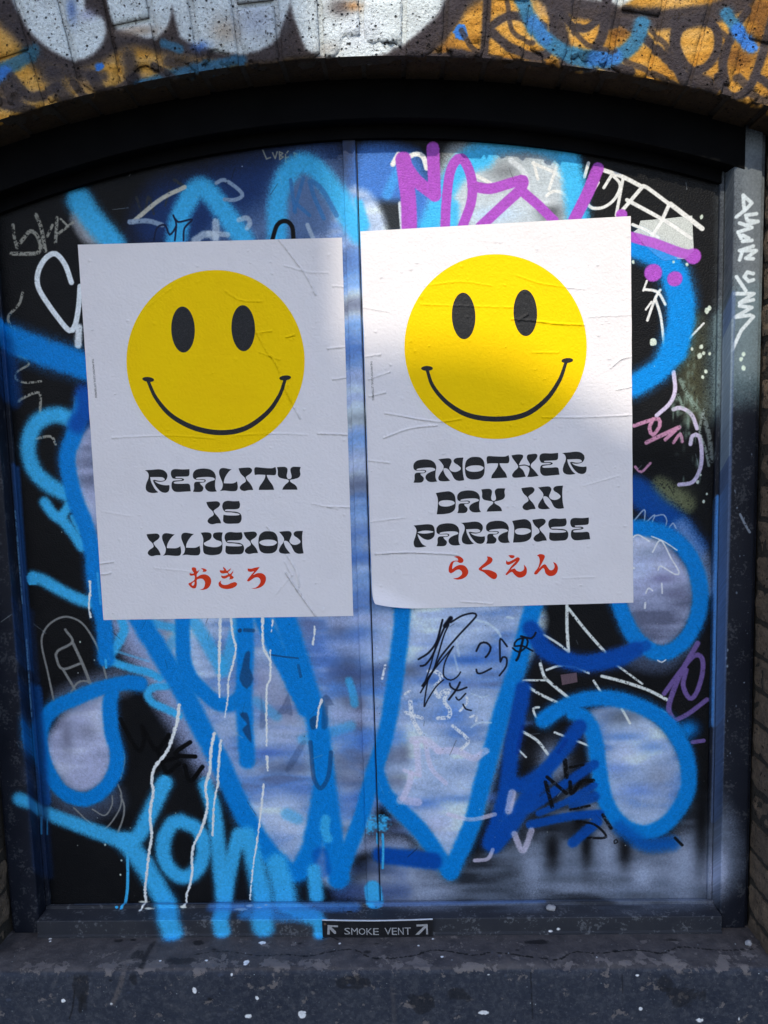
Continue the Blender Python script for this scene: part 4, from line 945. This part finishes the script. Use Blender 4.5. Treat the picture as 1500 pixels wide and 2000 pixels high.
# ------------------------------------------------------------------ glyph outlines traced from the posters ("*" marks a corner)
def outline(s, k, ox, oy):
    P = [(q.endswith('*'), *(float(v) for v in q.rstrip('*').split(','))) for q in s.split()]
    P = [(c, ox+x/k, oy+y/k) for c, x, y in P]
    corners = [i for i, p in enumerate(P) if p[0]]
    xy = [(p[1], p[2]) for p in P]
    if not corners: return catmull(xy, True, 1.2)[:-1]
    out = []
    for a, b in zip(corners, corners[1:]+[corners[0]+len(P)]):
        seg = [xy[i % len(P)] for i in range(a, b+1)]
        out += catmull(seg, False, 1.2)[:-1]
    return out
GLYPH = {
 'R': (15, ['45,130* 250,120 460,105 600,140 690,230 700,330 640,430 520,465 410,460 325,445* 400,500 520,545 650,565 760,560* 766,640 740,730 680,775 600,780 500,740 400,640 320,520 275,425* 320,408 420,430 520,440 600,425 625,395 590,355 500,330 195,330* 220,450 280,580 350,690 435,770* 300,790 180,775 90,720 65,620 90,500 140,380 155,280 120,190']),
 'E': (15, ['1350,95* 1350,230 1330,290 1270,310 1100,315 950,320 945,345 980,358 1130,362 1195,400 1160,435 1040,450 920,465 890,490 930,520 1150,525 1300,520 1360,560 1375,640 1390,745* 1200,755 1000,765 900,740 835,660 825,540 850,460 920,430 1090,420 1135,402 1090,385 900,375 840,340 805,250 815,160 860,110 950,92 1150,105']),
 'A': (15, ['110,745* 140,650 140,530 170,470 240,455 400,460 445,435 420,405 300,400 200,395 130,360 105,290 120,190 200,110 330,80 450,75 600,100 710,170 765,270 770,350 755,450 750,580 770,680 805,735* 650,745 540,720 470,650 460,580 500,510 600,450 720,410 745,380 700,340 580,318 400,320 250,335 195,365 240,385 400,380 470,400 480,430 440,470 310,485* 330,530 400,600 410,660 380,720 310,750']),
 'L': (15, ['870,725* 930,660 955,560 945,480 900,370 850,240 850,140 890,85 960,65 1060,75 1150,95 1220,100* 1130,180 1050,290 1000,400 985,500* 1100,505 1250,505 1330,480 1385,445* 1405,560 1405,640 1370,710 1290,730 1150,725 1000,710']),
 'I': (10.71, ['65,155* 170,145 280,140 330,165 345,210 310,265 240,315 215,350 250,410 310,480 350,550 368,608* 280,610 180,628 110,600 90,550 130,490 200,445 215,410 190,350 120,280 80,210']),
 'T': (10.71, ['395,160 430,135 550,145 680,155 770,155 840,130* 855,200 850,270 820,300 720,298 655,295* 670,350 720,430 780,510 812,605* 650,607 485,608* 500,540 570,440 615,360 625,295* 520,290 460,290 400,297* 390,220']),
 'Y': (10.71, ['868,135* 950,128 1040,130 1085,170 1085,230 1070,310 1085,365 1125,385 1165,360 1170,310 1150,230 1150,170 1190,130 1270,125 1362,132* 1345,200 1355,290 1320,350 1240,380 1160,395 1135,415 1160,450 1240,500 1280,550 1295,605* 1135,605 978,605* 1000,550 1050,490 1100,450 1115,415 1080,390 1000,375 920,350 885,300 885,210']),
 'S': (4.41, ['870,370* 878,400 870,430 840,440 770,441 745,447 752,455 800,458 860,466 888,490 890,530 870,558 820,563 760,562 732,545 730,515 733,487* 770,492 840,493 873,487 860,476 800,467 750,463 728,440 722,410 735,380 770,368 820,372']),
 'U': (4.41, ['537,70* 580,66 620,72 632,95 620,125 585,145 565,160 580,180 640,192 690,188 718,170 712,145 670,130 645,105 650,75 690,66 727,68* 720,110 725,170 722,220 700,250 650,260 600,257 565,240 557,190 560,130 552,95']),
 'O': (4.41, ['1035,150 1045,90 1080,60 1120,55 1165,62 1195,95 1203,150 1195,210 1165,240 1120,248 1075,242 1045,215', '1042,152 1070,133 1120,127 1170,133 1195,152 1170,175 1120,182 1070,175']),
 'N': (4.41, ['1212,60* 1260,55 1305,56 1322,80 1312,112 1303,140 1320,164 1355,172 1390,158 1396,138 1370,112 1346,96 1338,74 1360,55 1418,52* 1412,100 1414,180 1425,245* 1380,248 1345,230 1318,180 1290,145 1262,137 1254,150 1270,195 1310,246* 1260,248 1222,240 1212,215 1230,178 1252,146 1254,115 1232,82']),
 'H': (4.054, ['828,97* 880,90 915,95 918,115 900,145 887,170 892,176 930,171 966,180 973,168 950,125 955,95 985,88 1020,86 1033,100 1020,130 985,165 982,190 1010,220 1042,262* 990,270 952,270* 965,235 968,200 940,181 900,183 890,191 920,220 940,268* 890,275 845,275 832,255 850,225 876,200 878,180 850,140 833,115']),
 'D': (4.054, ['228,395* 290,385 340,383 375,410 385,460 380,520 350,550 300,562 235,565* 243,500 243,440', '250,475 270,457 320,452 365,460 378,478 350,495 310,503 265,497']),
 'P': (4.054, ['55,148* 110,142 170,138 207,150 220,190 213,235 175,260 130,250 86,214* 92,240 120,290 155,312* 100,320 65,315 55,280 70,230 78,190 70,165', '86,203 120,190 170,188 210,197 180,207 130,211']),
}
KANA = {
 'o': (8.82, 360, 1100, [['130,80 165,70 200,85 215,140 265,110* 240,155 215,190 215,240* 290,200 370,195 440,240 462,310 440,390 390,440 320,460 265,452* 330,430 355,360 350,310 310,270 260,268 215,290 215,360 200,420 160,435 110,410 70,360 80,345 130,320 175,280 175,215 110,215 88,190 95,170* 130,180 165,170 135,125', '172,318 128,358 140,388 168,370'], ['285,82* 350,95 385,120 370,145 310,150* 325,125']]),
 'ki': (8.82, 360, 1100, [['668,60* 710,95 735,130 805,85* 790,120 755,155 790,185 845,125* 835,170 815,205 850,240 830,270 770,282* 785,250 770,230 700,265 645,250 632,210* 680,220 750,195 735,170 660,178 615,155 610,120* 650,125 685,120 670,90'], ['635,300* 630,340 670,372 740,370 810,340 870,325 905,345 900,385 840,425 750,445 660,435 605,400 588,355 605,320']]),
 'ro': (8.82, 360, 1100, [['1093,90* 1150,95 1230,75 1300,65* 1250,130 1190,200 1260,172 1340,175 1395,220 1405,290 1370,370 1300,420 1220,440 1155,435* 1240,415 1300,350 1310,290 1270,245 1210,250 1150,290 1105,315 1080,300 1100,265 1160,190 1200,140 1150,150 1105,140 1090,115']]),
 'ra': (6.52, 870, 1075, [['105,80* 160,72 205,90 230,125 215,155 180,160 150,142 112,145 92,180 86,240* 130,205 190,185 250,200 290,260 275,320 220,360 150,372 95,358* 160,345 205,310 210,275 180,245 140,250 95,280 65,290 42,265 45,210 70,155 110,132 160,128 150,100']]),
 'ku': (6.52, 870, 1075, [['528,75* 575,85 600,115 580,160 520,200 465,240 560,250 640,285 658,325 640,360 600,362 550,330 490,280 430,250 425,230 460,195 510,150 535,110']]),
 'e': (6.52, 870, 1075, [['775,125* 800,145 860,120 915,88 945,100 940,130 900,180 835,240 880,230 910,260 960,270 1000,240 1000,180* 1035,230 1030,300 985,340 930,345 880,310 850,275 820,285 780,315 765,305 790,270 840,200 895,140 840,170 800,185 772,165'], ['800,62* 850,60 880,70 870,95 840,100 820,85']]),
 'n': (6.52, 870, 1075, [['1165,65* 1200,48 1250,55 1265,85 1235,150 1190,235* 1240,185 1275,180 1300,215 1330,250 1370,245 1390,200 1370,145* 1410,170 1432,220 1420,280 1380,320 1320,325 1275,290 1260,240 1240,225 1200,265 1160,305 1130,300 1140,270 1180,215 1200,140 1190,85']]),
}
Y_PAPER, Y_PRINT, Y_PRINT2 = -.0008, -.0011, -.0013
def flat(name, shapes, y, mat, parent):
    """shapes: lists of loops (outer + holes) of photo points, laid on the paper"""
    V, F = [], []
    for loops in shapes:
        L3 = [[Vector((*on_y(p[0], p[1], y), 0)) for p in lp] for lp in loops]
        base = len(V)
        for lp in L3: V += [(v.x, y, v.y+Z0) for v in lp]
        for tri in tessellate_polygon(L3):
            a, b, c = (V[base+i] for i in tri)
            cr = (b[0]-a[0])*(c[2]-a[2])-(b[2]-a[2])*(c[0]-a[0])
            tri = tuple(base+i for i in tri)
            F.append(tri if cr > 0 else tri[::-1])
    cx = sum(v[0] for v in V)/len(V); cz = sum(v[2] for v in V)/len(V)
    o = mesh_obj(name, V, F, mat, origin=(cx, y, cz))
    o.parent = parent
    pl = parent.location if parent.parent is None else parent.location+parent.parent.location
    o.location = Vector((cx, y, cz))-pl
    return o
def letter(ch, x0, y0, x1, y1, parent, slope):
    k, loops = GLYPH[ch]
    L = [outline(s, k, 0, 0) for s in loops]
    A = np.array([p for lp in L for p in lp]); lo, hi = A.min(0), A.max(0)
    hh = (y1-y0)-abs(slope)*(x1-x0)
    def put(p):
        u, v = (p[0]-lo[0])/(hi[0]-lo[0]), (p[1]-lo[1])/(hi[1]-lo[1])
        return x0+u*(x1-x0), (y0+y1)/2+(v-.5)*hh+slope*(u-.5)*(x1-x0)
    return flat('letter', [[[put(p) for p in lp] for lp in L]], Y_PRINT, M_INK, parent)
def ellipse(cx, cy, rx, ry, n=40, tilt=0.0):
    c, s = math.cos(tilt), math.sin(tilt)
    return [(cx+rx*math.cos(a)*c-ry*math.sin(a)*s, cy+rx*math.cos(a)*s+ry*math.sin(a)*c) for a in (2*math.pi*i/n for i in range(n))]
def text_mesh(name, txt, size, mat, parent, loc, rot, xs=1.0):
    cu = bpy.data.curves.new(name, 'FONT'); cu.body = txt; cu.size = size; cu.resolution_u = 2
    tmp = bpy.data.objects.new('tmp', cu); COL.objects.link(tmp)
    bpy.context.view_layer.update()
    me = bpy.data.meshes.new_from_object(tmp.evaluated_get(bpy.context.evaluated_depsgraph_get()))
    bpy.data.objects.remove(tmp); bpy.data.curves.remove(cu)
    me.materials.clear(); me.materials.append(mat)
    o = bpy.data.objects.new(name, me); link(o, parent)
    o.location = Vector(loc)-parent.location; o.rotation_euler = rot; o.scale = (xs, 1, 1)
    return o

def poster(label, corners, seed, curl=None):
    C = [on_y(x, y, Y_PAPER) for x, y in corners]                    # TL TR BR BL
    cx = sum(c[0] for c in C)/4; cz = sum(c[1] for c in C)/4
    root = thing('poster', label, 'poster', (cx, Y_PAPER, cz+Z0), 'smiling-face posters pasted on the door')
    nu, nv = 90, 126
    V, F = [], []
    for j in range(nv+1):
        t = j/nv
        for i in range(nu+1):
            s = i/nu
            x = (C[0][0]*(1-s)+C[1][0]*s)*(1-t)+(C[3][0]*(1-s)+C[2][0]*s)*t
            z = (C[0][1]*(1-s)+C[1][1]*s)*(1-t)+(C[3][1]*(1-s)+C[2][1]*s)*t
            y = Y_PAPER
            e = min(s, 1-s, t, 1-t)
            y -= .0011*max(0, 1-e/.05)**2*max(0, mnoise.noise(Vector((x*9, z*9, seed)))-.12)      # edges that have come away a little
            x += .0006*mnoise.noise(Vector((z*20, seed, 0)))*max(0, 1-min(s, 1-s)/.05)
            if curl:
                q = 1-(s/.24+(1-t)/.075)
                if q > 0:
                    y -= .030*q**1.6; z += .020*q**2.2; x += .008*q**3
            V.append((x, y, z+Z0))
    for j in range(nv):
        for i in range(nu):
            a = j*(nu+1)+i; F.append((a+nu+1, a+nu+2, a+1, a))
    sh = mesh_obj('paper_sheet', V, F, M_PAPER, smooth=True, origin=(cx, Y_PAPER, cz+Z0)); sh.parent = root; sh.location = (0, 0, 0)
    return root
def face(root, c, r, eyes, mouth, caps, tilt):
    ring = ellipse(*c, *r, 160, 0)
    disc = flat('yellow_face', [[ring]], Y_PRINT, M_YELLOW, root)
    for ex, ey, rx, ry in eyes: flat('eye', [[ellipse(ex, ey, rx, ry, 48, tilt)]], Y_PRINT2, M_INK, disc)
    path = catmull(pts(mouth), False, 4); n = len(path); up, dn = [], []
    for i, p in enumerate(path):
        d = path[min(i+1, n-1)]-path[max(i-1, 0)]; d = d/np.linalg.norm(d); w = 3.0+2.1*math.sin(math.pi*i/(n-1))
        up.append((p[0]-d[1]*w, p[1]+d[0]*w)); dn.append((p[0]+d[1]*w, p[1]-d[0]*w))
    flat('smile', [[up+dn[::-1]]], Y_PRINT2, M_INK, disc)
    for k, (ex, ey, a) in enumerate(caps): flat('smile_corner', [[ellipse(ex, ey, 11.5, 4.8, 28, a)]], Y_PRINT2-.0002, M_INK, disc)

p1 = poster('smiling yellow face poster reading REALITY IS ILLUSION, on the left leaf', ((152, 478), (668, 464), (690, 1203), (202, 1211)), 1.0)
face(p1, (421, 705.5), (174, 178), ((357.5, 643.5, 23, 45), (475, 641, 23, 45)), '289,744 305,778 335,812 380,836 432,845 480,836 522,806 546,772 557,741', ((289.5, 741, .12), (557, 738, -.1)), -.03)
for ch, *b in (('R', 283.2, 916.5, 331.2, 963), ('E', 333.6, 916, 372.7, 961), ('A', 376.6, 915, 423.7, 961), ('L', 427.8, 914, 464.5, 959.5), ('I', 466, 913, 494.5, 959), ('T', 496.5, 912, 539.5, 957), ('Y', 541, 911.5, 587.3, 956.5),
               ('I', 403, 979, 432, 1024), ('S', 434, 978, 472, 1023), ('I', 286.3, 1042, 313.8, 1086.2), ('L', 316.5, 1041.3, 353.9, 1085.8), ('L', 353.9, 1040.4, 391.3, 1084.9), ('U', 391.8, 1039.5, 434.9, 1084.4), ('S', 438.5, 1039, 476.8, 1083),
               ('I', 475.9, 1038.2, 504, 1082.1), ('O', 504.7, 1037.5, 542.8, 1081.2), ('N', 544.8, 1036.8, 593.1, 1081.7)):
    letter(ch, *b, p1, 0.0)
p2 = poster('smiling yellow face poster reading ANOTHER DAY IN PARADISE, on the right leaf', ((704, 452), (1232, 422), (1237, 1177), (728, 1191)), 5.0, curl=True)
face(p2, (968, 677), (178, 180.5), ((905.5, 617, 23, 45.5), (1026, 611, 23, 45.5)), '834,722 846,755 875,788 915,811 968,818.5 1022,811 1064,783 1092,744 1106,706', ((834, 719.5, .0), (1108, 704, -.08)), -.03)
for ch, *b in (('A', 807.3, 896.3, 854.2, 943.2), ('N', 855.9, 893.4, 906.7, 940.7), ('O', 908, 891.6, 946.7, 937.3), ('T', 950.4, 888.9, 994.8, 934.6), ('H', 999.2, 886.2, 1052, 933.1), ('E', 1053.5, 884.2, 1092.7, 929.9), ('R', 1097.9, 881.3, 1145.8, 927.7),
               ('D', 851.2, 959.5, 890, 1004.6), ('A', 892.9, 956.8, 939.5, 1002.6), ('Y', 940, 953.3, 986.9, 999.7), ('I', 1018.2, 950.8, 1046.1, 997), ('N', 1050.8, 948.4, 1101.4, 995.2),
               ('P', 807.8, 1023.8, 849.3, 1069.4), ('A', 852.2, 1021.1, 899.3, 1067.2), ('R', 900.6, 1017.9, 947.2, 1064), ('A', 949.2, 1016.1, 996, 1062.3), ('D', 1000.2, 1013.9, 1038.7, 1059.8), ('I', 1039.7, 1012.7, 1068, 1058.6), ('S', 1070.8, 1011.7, 1110, 1057.1), ('E', 1113.7, 1010.5, 1152.7, 1055.9)):
    letter(ch, *b, p2, -.035 if ch not in 'HDP' else 0.0)
for root, keys in ((p1, ('o', 'ki', 'ro')), (p2, ('ra', 'ku', 'e', 'n'))):
    for key in keys:
        k, ox, oy, shp = KANA[key]
        flat('hiragana', [[outline(s, k, ox, oy) for s in loops] for loops in shp], Y_PRINT, M_RED, root)
for root, (ax, ay), (bx, by) in ((p1, (180.5, 701), (184.5, 777)), (p2, (724.5, 705), (728.5, 782))):
    a, b = on_y(ax, ay, Y_PRINT), on_y(bx, by, Y_PRINT)
    L = math.hypot(b[0]-a[0], b[1]-a[1])
    o = text_mesh('printer_credit', "THE PRINTER'S DEVIL LETTERPRESS", .0062, M_INK, root, (a[0]-.0015, Y_PRINT, a[1]+Z0), (0, 0, 0))
    w = o.dimensions.x if o.dimensions.x > 0 else max(v.co.x for v in o.data.vertices)
    o.rotation_euler = Matrix(((math.sin(.02), math.cos(.02), 0), (0, 0, -1), (-math.cos(.02), math.sin(.02), 0))).transposed().to_4x4().transposed().to_euler()
    o.scale = (L/w, 1, 1)
    o['kind'] = 'stuff'

# ------------------------------------------------------------------ small sign let into the sill
sx0, sx1, sz1 = on_y(629, 1796, -.066)[0], on_y(845, 1796, -.066)[0], Z_SILL+.004
sign = thing('sign', 'small black SMOKE VENT sign with two arrows at the foot of the door', 'sign', ((sx0+sx1)/2, -.066, Z0+Z_LEDGE))
def sgn(x, z, y): return (x, y-(z-Z_LEDGE)*.06-.002*math.sin(math.pi*(x-sx0)/(sx1-sx0)), z+Z0+.0012*math.sin(math.pi*(x-sx0)/(sx1-sx0))*-1)
def sign_strip(name, z0, z1, ya, yb, mat, x0=sx0, x1=sx1, n=12):
    V, F = [], []
    for i in range(n+1):
        x = x0+(x1-x0)*i/n
        V += [sgn(x, z0, ya), sgn(x, z1, ya), sgn(x, z0, yb), sgn(x, z1, yb)]
    for i in range(n):
        a, b = 4*i, 4*i+4
        F += [(a, b, b+1, a+1), (a+2, a+3, b+3, b+2), (a, a+2, b+2, b), (a+1, b+1, b+3, a+3)]
    F += [(0, 1, 3, 2), (4*n, 4*n+2, 4*n+3, 4*n+1)]
    return keep_world(mesh_obj(name, V, F, mat), sign)
sign_strip('plate', Z_LEDGE-.018, sz1-.0012, -.066, -.063, M_SIGN)
sign_strip('top_edge', sz1-.0012, sz1, -.0663, -.0628, M_SIGNEDGE)
def sign_flat(name, poly, mat):
    V = []
    for x, y in poly:
        X, Zz = on_y(x, y, -.0672); V.append(sgn(X, Zz, -.0666))
    n = len(V)
    tri = tessellate_polygon([[Vector((v[0], v[2], 0)) for v in V]])
    F = []
    for t in tri:
        a, b, c = (V[i] for i in t)
        F.append(t if (b[0]-a[0])*(c[2]-a[2])-(b[2]-a[2])*(c[0]-a[0]) > 0 else t[::-1])
    return keep_world(mesh_obj(name, V, F, mat), sign)
k = 6.25
def S6(s): return [(620+a/k, 1740+b/k) for a, b in pts(s)]
sign_flat('arrow', S6('125,410 252,412 252,435 170,433 228,490 228,520 205,520 150,462 150,530 120,530'), M_SIGNTXT)
sign_flat('arrow', S6('1208,400 1345,398 1350,530 1328,530 1325,445 1240,530 1195,530 1300,425 1208,425'), M_SIGNTXT)
for ch, x0, x1 in (('S', 330, 400), ('M', 415, 492), ('O', 505, 585), ('K', 600, 672), ('E', 682, 748), ('V', 822, 900), ('E', 910, 970), ('N', 985, 1050), ('T', 1065, 1140)):
    X0, Zb = on_y(620+x0/k, 1740+522/k, -.0672); X1, Zt = on_y(620+x1/k, 1740+(436 if x0 < 800 else 430)/k, -.0672)
    o = text_mesh('letter', ch, .012, M_SIGNTXT, sign, sgn(X0, Zb, -.0676), (math.radians(90)+math.atan(.06), 0, 0))
    xsv = [v.co.x for v in o.data.vertices]; ysv = [v.co.y for v in o.data.vertices]
    o.data.transform(Matrix.Translation((-min(xsv), -min(ysv), 0)))
    o.scale = ((X1-X0)/(max(xsv)-min(xsv)), (Zt-Zb)/(max(ysv)-min(ysv)), 1)
sc = lump('screw', *((lambda q: (q[0], -.0672, q[1]))(on_y(635, 1804, -.0672))), .0042, .0018, .0042, M_SCREW, 3, sign, .08)

# ------------------------------------------------------------------ stickers and bits of debris
def sticker(name, poly, mat, label, y=-.0005):
    P = [on_y(a, b, y) for a, b in pts(poly)]; n = len(P)
    V = [(x, y, z+Z0) for x, z in P]+[(x, y+.0004, z+Z0) for x, z in P]
    F = [tuple(range(n)), tuple(range(2*n-1, n-1, -1))]+[(i, i+n, (i+1) % n+n, (i+1) % n) for i in range(n)]
    o = mesh_obj(name, V, F, mat)
    bm = bmesh.new(); bm.from_mesh(o.data); bmesh.ops.recalc_face_normals(bm, faces=bm.faces[:]); bm.to_mesh(o.data); bm.free()
    return tag(o, label, 'sticker')
sticker('sticker', '1251,431 1300,427 1352,421 1353,450 1355,490 1340,505 1296,509 1280,498 1258,478 1237,453 1246,447', M_SILVER, 'torn silver foil sticker beside the upper right corner of the right poster')
sticker('sticker', '1095,1318 1126,1314 1128,1332 1098,1338', M_PINKSQ, 'small dull pink square sticker on black paint below the right poster')
tag(lump('pebble', on_y(1076, 1770, -.03)[0], -.032, Z_SILL+.0045, .0125, .008, .006, M_PEBBLE, 21), 'pale grey lump lying on the sill under the right leaf', 'pebble')
tag(lump('pebble', .735, -.10, Z_LEDGE+.004, .008, .006, .006, M_PEBBLE, 31), 'small grey pebble on the ledge by the right jamb', 'pebble')
